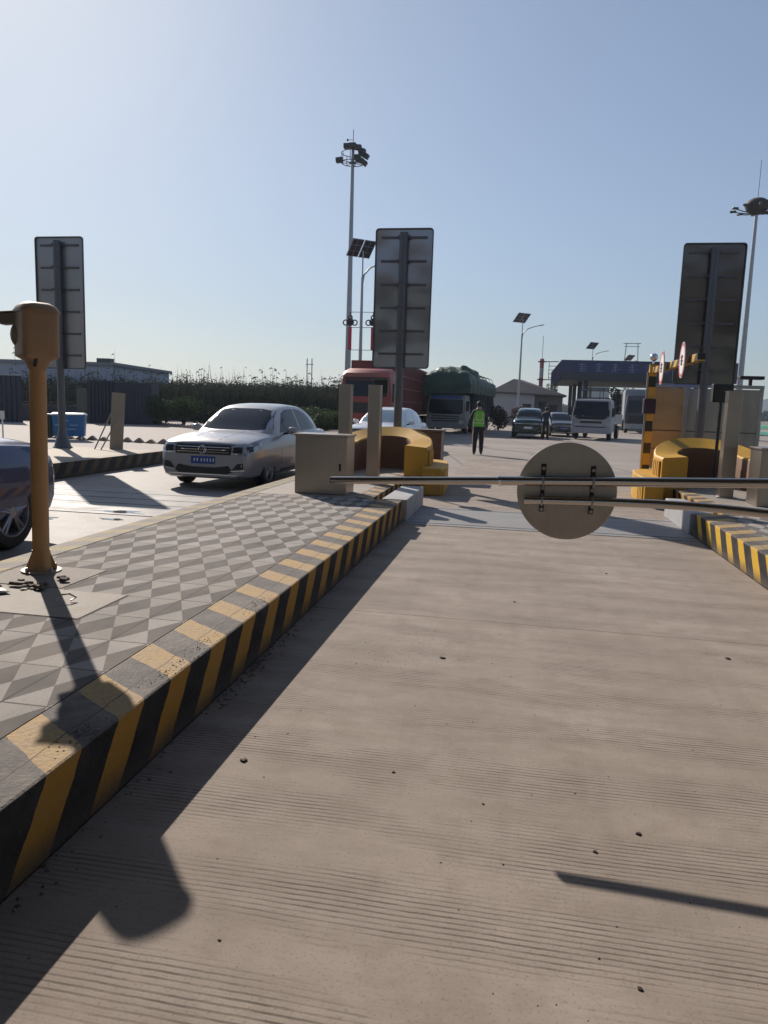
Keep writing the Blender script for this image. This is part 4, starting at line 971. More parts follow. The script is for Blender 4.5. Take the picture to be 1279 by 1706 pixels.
for s in (-1, 1):
    fr([(s*.62, .78), (s*1.0, .84), (s*1.02, 1.0), (s*.66, .9)], 'headlight', M_HEAD); sp([(.35, 1.25), (1.35, 1.25), (1.35, 2.0), (.6, 2.0)], s, 'side_window', M_GLASS)
    mb = MB(); mb.bb(min(s*1.1, s*1.28), max(s*1.1, s*1.28), -.02, .06, 1.35, 1.8); m_ = mb.build('mirror', M_DARK, cb, bevel=.03)
mb = MB(); mb.bb(-1.06, 1.06, -.07, .2, .36, .66); mb.build('bumper', M_WT, cb, bevel=.03)
mb = MB(); mb.bb(-1.1, 1.1, 1.9, 6.0, .88, .96); bed = mb.build('bed', M_WT, t)
for s in (-1, 1): mb = MB(); mb.bb(min(s*1.07, s*1.11), max(s*1.07, s*1.11), 1.9, 6.0, .97, 1.45); mb.build('side_board', M_WT, bed, bevel=.01)
mb = MB(); mb.bb(-1.06, 1.06, 5.95, 6.0, .97, 1.45); mb.build('tail_board', M_WT, bed)
mb = MB()
for y in (1.9, 5.9):
    for x in (-1.02, -.35, .35, 1.02): mb.tube([(x, y, .97), (x, y, 2.92)], .022, 6)
    mb.tube([(-1.02, y, 2.92), (1.02, y, 2.92)], .024, 6); mb.tube([(-1.02, y, 2.3), (1.02, y, 2.3)], .02, 6)
for x in (-1.02, 1.02): mb.tube([(x, 1.9, 2.92), (x, 5.9, 2.92)], .024, 6)
mb.build('pipe_rack', M_DARK, t)
for y in (1.0, 4.7):
    for s in (-1, 1): tyre(t, s*.92, y, .39, .22, s)
mb = MB(); mb.bb(-.4, .4, 1.6, 5.8, .6, .87); mb.bb(.55, .95, 2.4, 3.6, .45, .86); mb.build('chassis', M_DARK, t)
# dark lorry at right
t = thing('lorry', 'dark lorry with a pale covered load right of the small white truck', 'truck', (9.5, 61.5, 0), radians(-6))
cb, fr, sp = cab(t, 2.4, 0, 1.9, .5, 3.0, mat('dark_violet_cab', (.05, .05, .075), .4, var=.1), (1.7, 2.65), .1)
fr([(-1.05, 1.6), (1.05, 1.6), (1.0, 2.6), (-1.0, 2.6)], 'windscreen', M_GLASS); fr([(-.9, .8), (.9, .8), (.9, 1.4), (-.9, 1.4)], 'grille', M_GRILLE)
mb = MB(); mb.bb(-1.2, 1.2, -.1, .3, .35, .75); mb.build('bumper', mat('pale_bumper', (.3, .3, .3), .5), cb, bevel=.03)
mb = MB(); mb.bb(-1.25, 1.25, 2.3, 12, 1.0, 3.55); mb.build('load', mat('pale_cover', (.25, .27, .30), .6, var=.1), t, bevel=.15)
for y in (1.0, 8.6, 9.9):
    for s in (-1, 1): tyre(t, s*1.04, y, .48, .28, s)
# ============================================================ CANOPY STATION
t = thing('canopy_station', 'wide dark blue toll canopy on dark columns in the distance behind the trucks', 'canopy', (4, 78, 0))
MNB = mat('canopy_blue', (.014, .024, .09), .5, var=.12, scale=.6); MUN = mat('canopy_soffit', (.03, .035, .05), .7)
mb = MB(); mb.bb(.05, 17, .0, 25, 4.95, 5.05); mb.build('soffit', MUN, t)
mb = MB(); mb.bb(0, 17, -.12, 0, 5.42, 6.72); fa = mb.build('fascia', MNB, t)
mb = MB(); mb.bb(0, 17, -.10, 0, 4.72, 5.417); mb.build('lower_beam', MUN, t)
mb = MB(); mb.bb(-.02, .05, .01, 25, 4.72, 6.72); mb.build('end_fascia', mat('canopy_end', (.012, .012, .028), .9, spec=.03, stretch=(1, 2, 1)), t)
mb = MB(); mb.bb(.06, 17, .01, 25, 6.5, 6.6); mb.build('roof_deck', MUN, t)
random.seed(5)
for k in range(9):
    x = 1.6+k*1.62; mb = MB()
    for q in range(4): 
        a = random.random(); mb.bb(x+.15*a, x+.55+.4*random.random(), -.135, -.121, 5.62+q*.22, 5.69+q*.22)
    mb.bb(x+.35, x+.45, -.136, -.121, 5.6, 6.45)
    mb.build('fascia_character', mat('faded_lettering', (.13, .155, .30), .5), fa)
for k, y in enumerate((1.2, 9, 17, 24.3)):
    for x in (2.6, 15):
        mb = MB(); mb.bb(x-.22, x+.22, y-.22, y+.22, 0, 4.94); mb.build('column', MUN, t)
mb = MB(); mb.bb(2.1, 3.1, .2, 25, .0, .25); mb.build('island_base', M_CONC, t)
t = thing('banded_pole', 'pink and white banded pole with a whip antenna at the end of the canopy', 'pole', (2.10, 80.5, 0))
for k in range(7):
    mb = MB(); mb.tube([(0, 0, k), (0, 0, k+1 if k < 6 else 6.95)], .22, 14); mb.build('band', mat('band_red', (.42, .12, .12), .5) if k % 2 == 0 else mat('band_pale', (.45, .40, .42), .5), t, smooth=60)
for z in (4.75, 6.6): mb = MB(); mb.tube([(0, 0, z), (0, 0, z+.1)], .42, 14); mb.tube([(0, 0, z+.05), (1.7, -.4, z+.05)], .05, 6); mb.build('flange', MUN, t)
mb = MB()
for z in (5.0, 5.4, 5.8, 6.2): mb.tube([(.7, -.2, z), (1.5, -.35, z)], .03, 5)
mb.tube([(.75, -.2, 4.8), (.75, -.2, 6.6)], .03, 5); mb.build('ladder', MUN, t)
mb = MB(); mb.tube([(0, 0, 6.95), (0, 0, 9.3)], .025, 5); mb.build('antenna', MUN, t)
# ============================================================ HOUSE
t = thing('house', 'low white walled house with a dark hipped roof behind the green car', 'house', (-2.6, 77, 0), radians(0))
MWH = mat('white_house_wall', (.36, .36, .37), .75, var=.08, scale=.8); MRF = mat('dark_roof_tile', (.055, .05, .06), .7, var=.25, scale=2)
mb = MB(); mb.bb(0, 4.1, 0, 9, 0, 3.2); mb.build('wall', MWH, t)
mb = MB(); mb.bb(4.1, 6.9, .5, 9, 0, 3.0); mb.build('side_wall', mat('brown_house_wall', (.14, .12, .12), .8), t)
mb = MB(); e = .45
mb.add([(-e, -e, 3.2), (7.2, -e, 3.0), (7.2, 9+e, 3.0), (-e, 9+e, 3.2), (1.9, 2.2, 4.75), (2.8, 6.8, 4.85), (-e, -e, 3.35), (7.2, -e, 3.15), (7.2, 9+e, 3.15), (-e, 9+e, 3.35)],
       [(0, 1, 7, 6), (1, 2, 8, 7), (2, 3, 9, 8), (3, 0, 6, 9), (6, 7, 4), (7, 8, 5, 4), (8, 9, 5), (9, 6, 4, 5), (0, 3, 2, 1)])
mb.build('roof', MRF, t)
for x, z0_, w_, h_ in ((2.9, 1.1, .9, 1.1), (4.5, 1.6, .8, .9), (5.6, 1.2, .8, 1.0)):
    mb = MB(); mb.bb(x, x+w_, -.03 if x < 4 else .46, .0 if x < 4 else .5, z0_, z0_+h_); f_ = mb.build('window', M_DARK, t)
    mb = MB(); mb.bb(x+.06, x+w_-.06, -.045 if x < 4 else .445, -.031 if x < 4 else .459, z0_+.06, z0_+h_-.06); mb.build('pane', M_GLASS, f_)
# ============================================================ LAMPS AND MASTS
t = thing('solar_lamp', 'grey solar street lamp with two tilted panels, rising behind the middle lane sign', 'street lamp', (-8.25, 38.2, 0), 0, 'solar street lamps')
mb = MB(); mb.tube([(0, 0, 0), (0, 0, 4), (0, 0, 8.0)], [.11, .09, .06], 12); mb.build('pole', M_GALV, t, smooth=60)
mb = MB(); mb.tube([(0, 0, 8.0), (0, 0, 9.3)], .035, 8); mb.build('panel_mast', M_GALV, t)
mb = MB(); mb.tube([(0, 0, 7.6), (.08, 0, 8.1), (.4, 0, 8.45), (1.0, 0, 8.68), (1.5, 0, 8.78)], [.05, .045, .04, .035, .03], 8); ar = mb.build('arm', M_GALV, t, smooth=60)
mb = MB(); mb.box((1.62, 0, 8.81), (.42, .16, .06), ry=-.12); mb.build('lamp_head', M_DARK, ar, bevel=.015)
PM = Matrix.Translation((-.1, 0, 9.4)) @ Matrix.Rotation(SUN_AZ, 4, 'Z') @ Matrix.Rotation(radians(-42), 4, 'X')
for s in (-1, 1):
    mb = MB(); mb.box(None, (.62, 1.05, .035), m=PM @ Matrix.Translation((s*.34, 0, 0))); pn = mb.build('solar_panel', mat('solar_cell', (.03, .035, .06), .25, .2, var=.2), t)
    mb = MB()
    for q in (-.5, -.17, .17, .5): mb.box(None, (.62, .018, .02), m=PM @ Matrix.Translation((s*.34, q, -.028)))
    for q in (-.3, 0, .3): mb.box(None, (.018, 1.05, .02), m=PM @ Matrix.Translation((s*.34+q, 0, -.028)))
    mb.build('panel_frame', M_GALV, pn)
for lab, loc, rz in (('grey solar street lamp with two tilted panels, over the white house', (-.1, 66.3, 0), 0), ('grey solar street lamp whose panels stand above the blue canopy, nearer one', (8.25, 92.5, 0), 0), ('farthest solar street lamp, its panels just above the canopy roof before the pylon', (15.1, 111, 0), 0)):
    c = copy_tree(t); c.location = loc; c['label'] = lab; c.rotation_euler.z = rz
MKN = mat('knot_red', (.45, .02, .05), .5, emit=None); MKD = mat('knot_dark', (.03, .018, .022), .7)
for i, dx in enumerate((-.58, .62)):
    k_ = thing('knot_ornament', ('dark knot ornament with a red pendant on the left of the lamp post' if i == 0 else 'dark knot ornament with red pendant right of the lamp post, by the sign edge'), 'ornament', (-8.25+dx, 38.2, 5.2), 0, 'knot ornaments on the solar lamp')
    mb = MB(); MY = Matrix.Rotation(pi/2, 4, 'X')
    for cx, cz, r_ in ((0, .55, .17), (-.24, .52, .13), (.24, .52, .13), (0, .78, .10)):
        mb.tube([Vector((cx+r_*cos(a), 0, cz+r_*sin(a))) for a in [2*pi*q/16 for q in range(17)]], .035, 6)
    mb.sphere((0, 0, .54), .14, 6, (1, .4, 1)); mb.build('knot', MKD, k_, smooth=60)
    mb = MB(); mb.bb(-.09, .09, -.02, .02, -.85, .30); mb.build('pendant', MKN, k_)
    mb = MB(); mb.tube([(0, 0, 1.05), (-dx*.95, 0, 1.05)], .015, 5); mb.tube([(0, 0, .28), (-dx*.95, 0, .28)], .015, 5); mb.tube([(0, 0, -.86), (-dx*.95, 0, -.86)], .015, 5); mb.tube([(0, 0, 1.05), (0, 0, .8)], .015, 5); mb.build('bracket', MKD, k_)
def mast(label, loc, h):
    t = thing('high_mast_light', label, 'mast light', loc)
    mb = MB(); mb.tube([(0, 0, 0), (0, 0, h*.5), (0, 0, h)], [.30, .22, .13], 14); mb.build('pole', M_GALV, t, smooth=60)
    return t
H1 = 23.6; t = mast('tall mast with a lopsided ring of black floodlights and a thin rod on top', (-15.5, 66.5, 0), H1)
mb = MB()
for z, r_ in ((H1-1.15, 1.0), (H1-.35, 1.0), (H1-1.15, .3)):
    mb.tube([Vector((r_*cos(a), r_*sin(a), z)) for a in [2*pi*k/28 for k in range(29)]], .035, 5)
for k in range(8):
    a = pi*k/4; mb.tube([(1.0*cos(a), 1.0*sin(a), H1-1.15), (1.0*cos(a), 1.0*sin(a), H1-.35)], .025, 4); mb.tube([(0, 0, H1-1.15), (1.0*cos(a), sin(a), H1-1.15)], .03, 4)
mb.build('ring_frame', MKD, t)
for k, (x, y, z, tilt) in enumerate([(-.45, -.3, .15, 0), (.05, -.4, .15, 0), (.5, -.3, .02, .1), (.85, -.2, -.25, .3), (1.1, .1, -.55, .55), (.75, .3, -.2, .2), (-1.15, -.2, -.95, -.1), (1.05, -.35, -1.25, .6), (.7, -.3, -1.05, .3), (.35, .3, -.6, 0)]):
    mb = MB(); mb.box((x, y, H1+z), (.62, .45, .42), ry=tilt); mb.build('floodlight', M_BLK, t, bevel=.05)
mb = MB(); mb.tube([(0, 0, H1), (0, 0, H1+1.6)], .03, 5); mb.tube([(-.5, 0, H1+.75), (0, 0, H1+.75)], .02, 4); mb.sphere((-.5, 0, H1+.75), .1, 5); mb.build('lightning_rod', MKD, t)
H2 = 19.3; t = mast('tall mast at the right edge with a round hood and spoke arms', (19.35, 71.8, 0), H2)
mb = MB(); mb.lathe([(.25, -.7), (.85, -.35), (1.05, .1), (.95, .35), (.5, .62), (.2, .66)], (0, 0, H2+.4), 24); mb.build('hood', MKD, t, smooth=50)
for k in range(10):
    a = 2*pi*k/10+.2; ca, sa = cos(a), sin(a)
    mb = MB(); mb.tube([(ca*.3, sa*.3, H2-.2), (ca*1.2, sa*1.2, H2-.05), (ca*1.85, sa*1.85, H2+.12)], .045, 5); am = mb.build('arm', MKD, t)
    mb = MB(); mb.box((ca*1.9, sa*1.9, H2+.16), (.5, .28, .16), rz=a); mb.build('floodlight', M_BLK, am, bevel=.03)
mb = MB(); mb.tube([(0, 0, H2+1), (0, 0, H2+4.2)], .025, 5); mb.build('lightning_rod', MKD, t)
# ============================================================ PYLON, POLES
MPY = mat('pylon_grey', (.30, .31, .34), .6, .2)
t = thing('power_pylon', 'faint steel lattice pylon on the horizon above the canopy', 'pylon', (43.6, 318, 0))
def lat(mb, a, b, r=.16): mb.tube([a, b], r, 4)
mb = MB()
for s in (-1, 1):
    for q in (-1, 1): lat(mb, (s*3, q*3, 0), (s*1.1, q*1.1, 18)); lat(mb, (s*1.1, q*1.1, 18), (s*2.6, 0, 23)); lat(mb, (s*2.6, 0, 23), (s*2.2, 0, 30))
for k in range(6):
    z0_ = k*3; z1_ = z0_+3; w0 = 3-1.9*z0_/18; w1 = 3-1.9*z1_/18
    for q in (-1, 1): lat(mb, (-w0, q*w0, z0_), (w1, q*w1, z1_), .1); lat(mb, (w0, q*w0, z0_), (-w1, q*w1, z1_), .1)
mb.build('lattice', MPY, t)
mb = MB(); lat(mb, (-3.4, 0, 29.8), (3.4, 0, 29.8)); lat(mb, (-3, 0, 28.6), (3, 0, 28.6), .12); lat(mb, (-4.6, 0, 22.4), (-1.5, 0, 23)); lat(mb, (4.6, 0, 22.4), (1.5, 0, 23)); mb.build('cross_arm', MPY, t)
t = thing('utility_pole', 'pair of thin poles with a crossbar standing beyond the reed field', 'utility pole', (-50.8, 177, 0))
for s in (-.6, .6): mb = MB(); mb.tube([(s, 0, 0), (s, 0, 12.4)], .13, 6); mb.build('pole', MPY, t)
mb = MB(); mb.tube([(-1, 0, 11), (1, 0, 11)], .09, 5); mb.build('crossbar', MPY, t)
# ============================================================ LEFT BACKGROUND
t = thing('warehouse', 'long grey white flat roofed warehouse behind the iron fence at far left', 'building', (-31.5, 54.3, 0), radians(9))
MWW = mat('warehouse_wall', (.40, .43, .52), .8, var=.06, scale=.5)
mb = MB(); mb.bb(-34, 0, 0, 14, 0, 3.95); mb.build('wall', MWW, t)
mb = MB(); mb.bb(-34.1, .25, -.25, 14.2, 3.95, 4.2); mb.build('parapet', mat('parapet_grey', (.22, .22, .26), .7), t)
mb = MB(); mb.bb(-1.6, -.5, .6, 1.4, 4.2, 4.55); mb.build('roof_unit', mat('green_unit', (.04, .08, .06), .6), t)
for k in range(5): mb = MB(); mb.bb(-5.6-k*5.5, -5.5-k*5.5, -.05, 0, 0, 3.94); mb.build('downpipe', MUN, t)
MNV = mat('dark_navy_sheet', (.010, .013, .036), .55, var=.2, scale=1.5, stretch=(3, 3, .3)); MNV2 = mat('slate_sheet', (.018, .020, .042), .6, var=.2, scale=1.5, stretch=(3, 3, .3))
t = thing('metal_shed', 'dark ribbed sheet metal enclosure left of the hedge', 'shed', (-24.3, 39.1, 0), radians(15))
mb = MB(); mb.bb(0, 1.5, 0, 2.0, 0, 2.42); mb.build('near_bay', MNV, t)
mb = MB(); mb.bb(1.503, 3.55, -.05, 2.0, 0, 2.36); mb.build('far_bay', MNV2, t)
for k in range(17):
    mb = MB(); x = .1+k*.205; mb.bb(x, x+.05, -.09, (-.001 if x < 1.45 else -.051), .05, 2.34); mb.build('rib', MNV if x < 1.45 else MNV2, t)
t = thing('gate_pier', 'square brown gate pier with an open metal frame on top beside the iron fence', 'pier', (-25.55, 40.7, 0))
mb = MB(); mb.bb(-.33, .33, -.3, .3, 0, 2.0); mb.build('shaft', mat('pier_render', (.13, .115, .105), .8, var=.15), t)
mb = MB(); mb.tube([(-.38, 0, 2.02), (-.38, 0, 2.26), (.7, 0, 2.26), (.7, 0, 2.02), (-.38, 0, 2.02)], .035, 6); mb.build('frame', M_BLK, t)
t = thing('dark_hoarding', 'dark metal hoarding with a bright top edge at the left edge of the photo', 'hoarding', (-28.3, 36.3, 0))
mb = MB(); mb.bb(-2, 1.75, 0, .1, 0, 2.5); mb.build('sheet', MNV2, t)
mb = MB(); mb.bb(-2, 1.8, -.03, .14, 2.5, 2.56); mb.build('top_cap', M_GALV, t)
for k in range(12): mb = MB(); mb.bb(-1.9+k*.3, -1.82+k*.3, -.04, -.001, 0, 2.49); mb.build('rib', MNV, t)
t = thing('iron_fence', 'black spiked iron railing on a low dark wall before the warehouse', 'fence', (-29.3, 39.8, 0), radians(13))
mb = MB(); mb.bb(0, 3.6, -.08, .08, 0, .95); mb.build('low_wall', mat('fence_wall', (.05, .055, .07), .8), t)
for k in range(18): 
    mb = MB(); x = .1+k*.2; mb.tube([(x, 0, .95), (x, 0, 1.78)], .018, 6); mb.tube([(x, 0, 1.78), (x, 0, 1.84), (x, 0, 1.96)], [.018, .032, .002], 6); mb.build('picket', M_BLK, t)
for z in (1.05, 1.66): mb = MB(); mb.bb(0, 3.6, -.02, .02, z, z+.05); mb.build('rail', M_BLK, t)
t = thing('blue_bin', 'blue lidded bin with faint white lettering beyond the dusty island', 'bin', (-15.25, 23.35, 0), radians(26))
mb = MB(); mb.loft([rr(.98, .55, .14, .1), rr(1.08, .62, .82, .1)]); b_ = mb.build('tub', mat('bin_blue', (.02, .14, .34), .45, var=.1), t, smooth=40)
mb = MB(); mb.loft([rr(1.14, .68, .82, .1), rr(1.14, .68, .87, .1), rr(1.0, .5, .93, .1)]); mb.build('lid', mat('bin_lid', (.10, .18, .28), .4), t, smooth=40)
mb = MB(); mb.bb(-.80, -.545, -.29, .29, .1, .88); mb.build('side_panel', M_DARK, t)
for k, (x, z, w_) in enumerate(((-.25, .5, .35), (.18, .5, .25), (-.1, .65, .2), (0, .36, .5))):
    mb = MB(); mb.bb(x-w_/2, x+w_/2, -.318, -.306, z, z+.035); mb.build('faint_mark', mat('faint_white', (.30, .42, .55), .5), b_)
for x in (-.4, .4):
    for y in (-.2, .2): mb = MB(); mb.lathe([(.07, -.02), (.07, .02)], (x, y, .07), 12, axis='X'); mb.build('castor', M_WHITE, t)
mb = MB(); mb.bb(-.06, .06, -.01, .01, .5, .72); mb.tube([(.0, 0, 0), (.0, 0, .5)], .02, 6); o = mb.build('marker_board', M_WHITE); o.location = (-13.6, 17.8, .33); tag(o, 'small white marker board on a stick behind the blue car and orange post', 'marker')
MBK = mat('tilted_brick', (.24, .19, .155), .8, var=.3, scale=6)
def teeth(label, a, b, n, s=1.):
    a, b = Vector(a), Vector(b); d = b-a; ang = atan2(d.y, d.x)
    t = thing('brick_edging', label, 'edging', (a.x, a.y, 0), ang); Ln = d.length/n
    for k in range(n):
        mb = MB(); h = .15*s*(1+.12*random.uniform(-1, 1))
        mb.prism([(0, 0), (Ln*.96, 0), (Ln*.52, h)], -.06, .06, Matrix.Translation((k*Ln, 0, 0)) @ Matrix.Rotation(pi/2, 4, 'X')); mb.build('brick', MBK, t)
teeth('nearer saw-toothed row of tilted bricks beyond the dusty island', (-17.2, 24.0), (-10.6, 23.2), 14)
teeth('farther saw-toothed row of tilted bricks along the foot of the hedge', (-22.2, 42.0), (-14.5, 34.6), 22, 1.2)
g = MB(); g.add([(-60, 19, -.004), (-8.2, 19, -.004), (-8.2, 34, -.004), (-22.3, 42, -.004), (-60, 42, -.004)], [(0, 1, 2, 3, 4)])
struct(g.build('dusty_yard', mat('dusty_yard', (.33, .29, .255), .85, var=.12, scale=.6)))
# ============================================================ VEGETATION
FOL = mat_foliage('shrub_leaves', (.020, .042, .018), (.055, .085, .030)); FOLD = mat_foliage('dark_leaves', (.014, .026, .018), (.032, .05, .028))
REED = mat_foliage('reed_blades', (.016, .024, .020), (.048, .054, .034), .3)
MBARK = mat('bark', (.07, .055, .045), .85, var=.3)
def leaves(mb, c, rad, n, s, sq=1.0):
    c = Vector(c); vs = []; fs = []
    for _ in range(n):
        while True:
            p = Vector((random.uniform(-1, 1), random.uniform(-1, 1), random.uniform(-1, 1)))
            if p.length < 1: break
        p = p.normalized()*(p.length**.45)
        p = Vector((p.x*rad[0], p.y*rad[1], p.z*rad[2]))*(1+.25*noise.noise(p*2.2+c))+c
        a = Vector((random.gauss(0, 1), random.gauss(0, 1), random.gauss(0, 1))).normalized(); b = a.orthogonal().normalized(); q = s*random.uniform(.6, 1.3)
        k = len(vs); vs += [p-a*q, p+b*q*.55, p+a*q, p-b*q*.55]; fs.append((k, k+1, k+2, k+3))
    mb.add(vs, fs)
def shrub(label, x, y, rx, ry, h, n, s, m=FOL, group=None, clumps=7):
    t = thing('shrub', label, 'shrub', (x, y, 0), 0, group); mb = MB()
    for k in range(clumps):
        a = random.uniform(0, 2*pi); r_ = random.uniform(0, .55); q = random.uniform(.4, .62)
        leaves(mb, (cos(a)*rx*r_, sin(a)*ry*r_, h*random.uniform(.35, .68)), (rx*q, ry*q, h*q*.62), n//clumps, s)
    mb.build('foliage', m, t)
    mb = MB()
    for k in range(5): a = 2*pi*k/5; mb.tube([(0, 0, 0), (cos(a)*rx*.35, sin(a)*ry*.35, h*.6)], [.04, .012], 5)
    mb.build('stem', MBARK, t)
shrub('rounded green hedge shrub right of the dark metal shed', -20.6, 40.4, 1.35, 1.0, 1.75, 2600, .075)
shrub('rounded green shrub just left of the grey sedan roof', -18.9, 40.0, 1.3, 1.0, 1.7, 2400, .075)
shrub('low dark shrub at the end of the hedge, behind the grey sedan bonnet', -17.0, 39.6, 1.2, 1.0, 1.25, 1600, .075, FOLD)
shrub('low green bush beside the left end of the red lorry', -12.6, 42.5, 2.0, 1.4, 1.3, 2600, .08)
shrub('low green bush between the grey sedan roof and the red lorry', -10.2, 38.0, .9, 1.0, 1.0, 1800, .08)
shrub('brownish bush beside the tarpaulin lorry', -1.45, 56, 1.1, .9, 2.1, 1500, .09, mat_foliage('brown_leaves', (.05, .035, .025), (.09, .06, .04)))
shrub('small reddish bush left of the green car before the house', .2, 58, 1.0, .9, 1.9, 1400, .09, mat_foliage('reddish_leaves', (.06, .035, .03), (.10, .06, .05)))
def tree(label, x, y, h, rx, n, s, m):
    t = thing('tree', label, 'tree', (x, y, 0)); mb = MB(); mb.tube([(0, 0, 0), (.1, 0, h*.4), (0, .1, h*.85)], [.16, .11, .04], 7)
    for k in range(6): a = 2*pi*k/6; mb.tube([(0.05, 0, h*(.3+.06*k)), (cos(a)*rx*.7, sin(a)*rx*.7, h*(.55+.06*k))], [.05, .015], 5)
    mb.build('trunk', MBARK, t); mb = MB()
    for k in range(11):
        a = random.uniform(0, 2*pi); r_ = random.uniform(.1, .7); leaves(mb, (cos(a)*rx*r_, sin(a)*rx*r_, h*random.uniform(.4, .92)), (rx*.38, rx*.38, h*.13), n//11, s)
    mb.build('crown', m, t)
tree('dark bushy tree standing between the white truck rack and the dark lorry', 9.55, 77, 4.0, 1.3, 3000, .10, FOLD)
tree('thin yellow green tree top behind the canopy columns', 3.9, 96, 5.5, 1.0, 1200, .12, mat_foliage('yellowish_leaves', (.06, .075, .03), (.12, .12, .05)))
t = thing('pale_building', 'faint pale block on the horizon behind the truck rack', 'building', (24, 300, 0))
mb = MB(); mb.bb(-.5, 10, 0, 8, 0, 13); mb.build('wall', mat('pale_block', (.34, .36, .38), .8), t)
for k in range(3): mb = MB(); mb.bb(-.4, 9.9, -.1, -.001, 3+k*3.4, 4.2+k*3.4); mb.build('window_band', MUN, t)
random.seed(11)
def reeds(name, n, xr, yr, hr, w, m, fx=None):
    vs = []; fs = []
    for _ in range(n):
        y = random.uniform(*yr); x = random.uniform(*xr)
        if fx and not fx(x, y): continue
        hh = random.uniform(*hr)*(1+.22*noise.noise(Vector((x*.35, y*.35, 3)))+.12*noise.noise(Vector((x*1.7, y*1.7, 9))))
        if random.random() < .03: hh *= random.uniform(1.1, 1.5)
        a = random.uniform(0, pi); dx, dy = cos(a)*w, sin(a)*w; lx, ly = random.gauss(0, .16), random.gauss(0, .16)
        k = len(vs); vs += [(x-dx, y-dy, 0), (x+dx, y+dy, 0), (x+lx*.5+dx*.9, y+ly*.5+dy*.9, hh*.6), (x+lx*.5-dx*.9, y+ly*.5-dy*.9, hh*.6), (x+lx*1.6, y+ly*1.6, hh)]
        fs += [(k, k+1, k+2, k+3), (k+3, k+2, k+4)]
        for q in range(3):
            z = hh*random.uniform(.45, .97); b = random.uniform(0, 2*pi); r_ = random.uniform(.15, .4); k = len(vs)
            vs += [(x+lx*.7, y+ly*.7, z), (x+lx*.7+cos(b)*r_*.5, y+ly*.7+sin(b)*r_*.5, z+.12), (x+lx*.7+cos(b)*r_, y+ly*.7+sin(b)*r_, z-.08), (x+lx*.7+cos(b)*r_*.5, y+ly*.7+sin(b)*r_*.5, z+.02)]; fs.append((k, k+1, k+2, k+3))
    mb = MB(); mb.add(vs, fs); return tag(mb.build(name, m), kind='stuff')
reeds('reed_field', 16000, (-42, -9), (50, 66), (2.1, 2.9), .035, REED, lambda x, y: x < -9-(y-50)*.1 and x < -.235*y+1)
reeds('reed_field', 9000, (-60, -14), (66, 90), (2.4, 3.6), .05, REED, lambda x, y: x < -.25*y+1)
reeds('reed_field', 420, (-42, -12), (50, 56), (2.9, 3.9), .03, REED, lambda x, y: x < -.235*y+1 and noise.noise(Vector((x*.5, 0, 7))) > -.05)
reeds('verge_grass', 5000, (-17, -9), (44, 50), (.4, 1.1), .03, mat_foliage('verge_blades', (.03, .06, .02), (.07, .11, .035)), lambda x, y: x < -.21*y)
# distant woods
def woods(name, pts, h, n, s, m):
    vs = []; fs = []
    for _ in range(n):
        t_ = random.random(); a, b = pts; x = a[0]+(b[0]-a[0])*t_; y = a[1]+(b[1]-a[1])*t_+random.uniform(-8, 8)
        top = h*(.7+.45*noise.noise(Vector((x*.03, y*.03, 1)))+.25*noise.noise(Vector((x*.12, y*.1, 4)))); z = random.random()**.7*top
        a_ = Vector((random.gauss(0, 1), random.gauss(0, 1), random.gauss(0, 1))).normalized(); b_ = a_.orthogonal().normalized(); p = Vector((x, y, z)); k = len(vs)
        vs += [p-a_*s, p+b_*s*.7, p+a_*s, p-b_*s*.7]; fs.append((k, k+1, k+2, k+3))
    mb = MB(); mb.add(vs, fs); return tag(mb.build(name, m), kind='stuff')
woods('far_woods', ((-60, 420), (330, 400)), 7, 9000, 1.5, mat_foliage('far_leaves', (.03, .04, .04), (.06, .07, .06)))
mb = MB(); prev = None; vs = []; n = 40
for k in range(n+1):
    x = 250+k*40; vs += [(x, 1500, 0), (x, 1500+0, 55*(.5+.5*sin(k*.21)+.25*noise.noise(Vector((k*.3, 0, 0))))*min(1, k/6)), (x, 1700, 0)]
mb.add(vs, [(3*k, 3*k+3, 3*k+4, 3*k+1) for k in range(n)]+[(3*k+1, 3*k+4, 3*k+5, 3*k+2) for k in range(n)]); struct(mb.build('hills', mat('far_hill', (.10, .12, .13), .9)))
# green rail at right
t = thing('green_guardrail', 'green painted guard rail seen past the right end of the glazed screen', 'guard rail', (15.5, 36, 0))
for z in (.45, .85): mb = MB(); mb.bb(-.04, .04, 0, 26, z, z+.22); mb.build('rail', mat('rail_green', (.03, .22, .17), .5), t, bevel=.02)
for k in range(9): mb = MB(); mb.bb(-.02, .06, k*3.2, k*3.2+.08, 0, 1.1); mb.build('post', M_GALV, t)
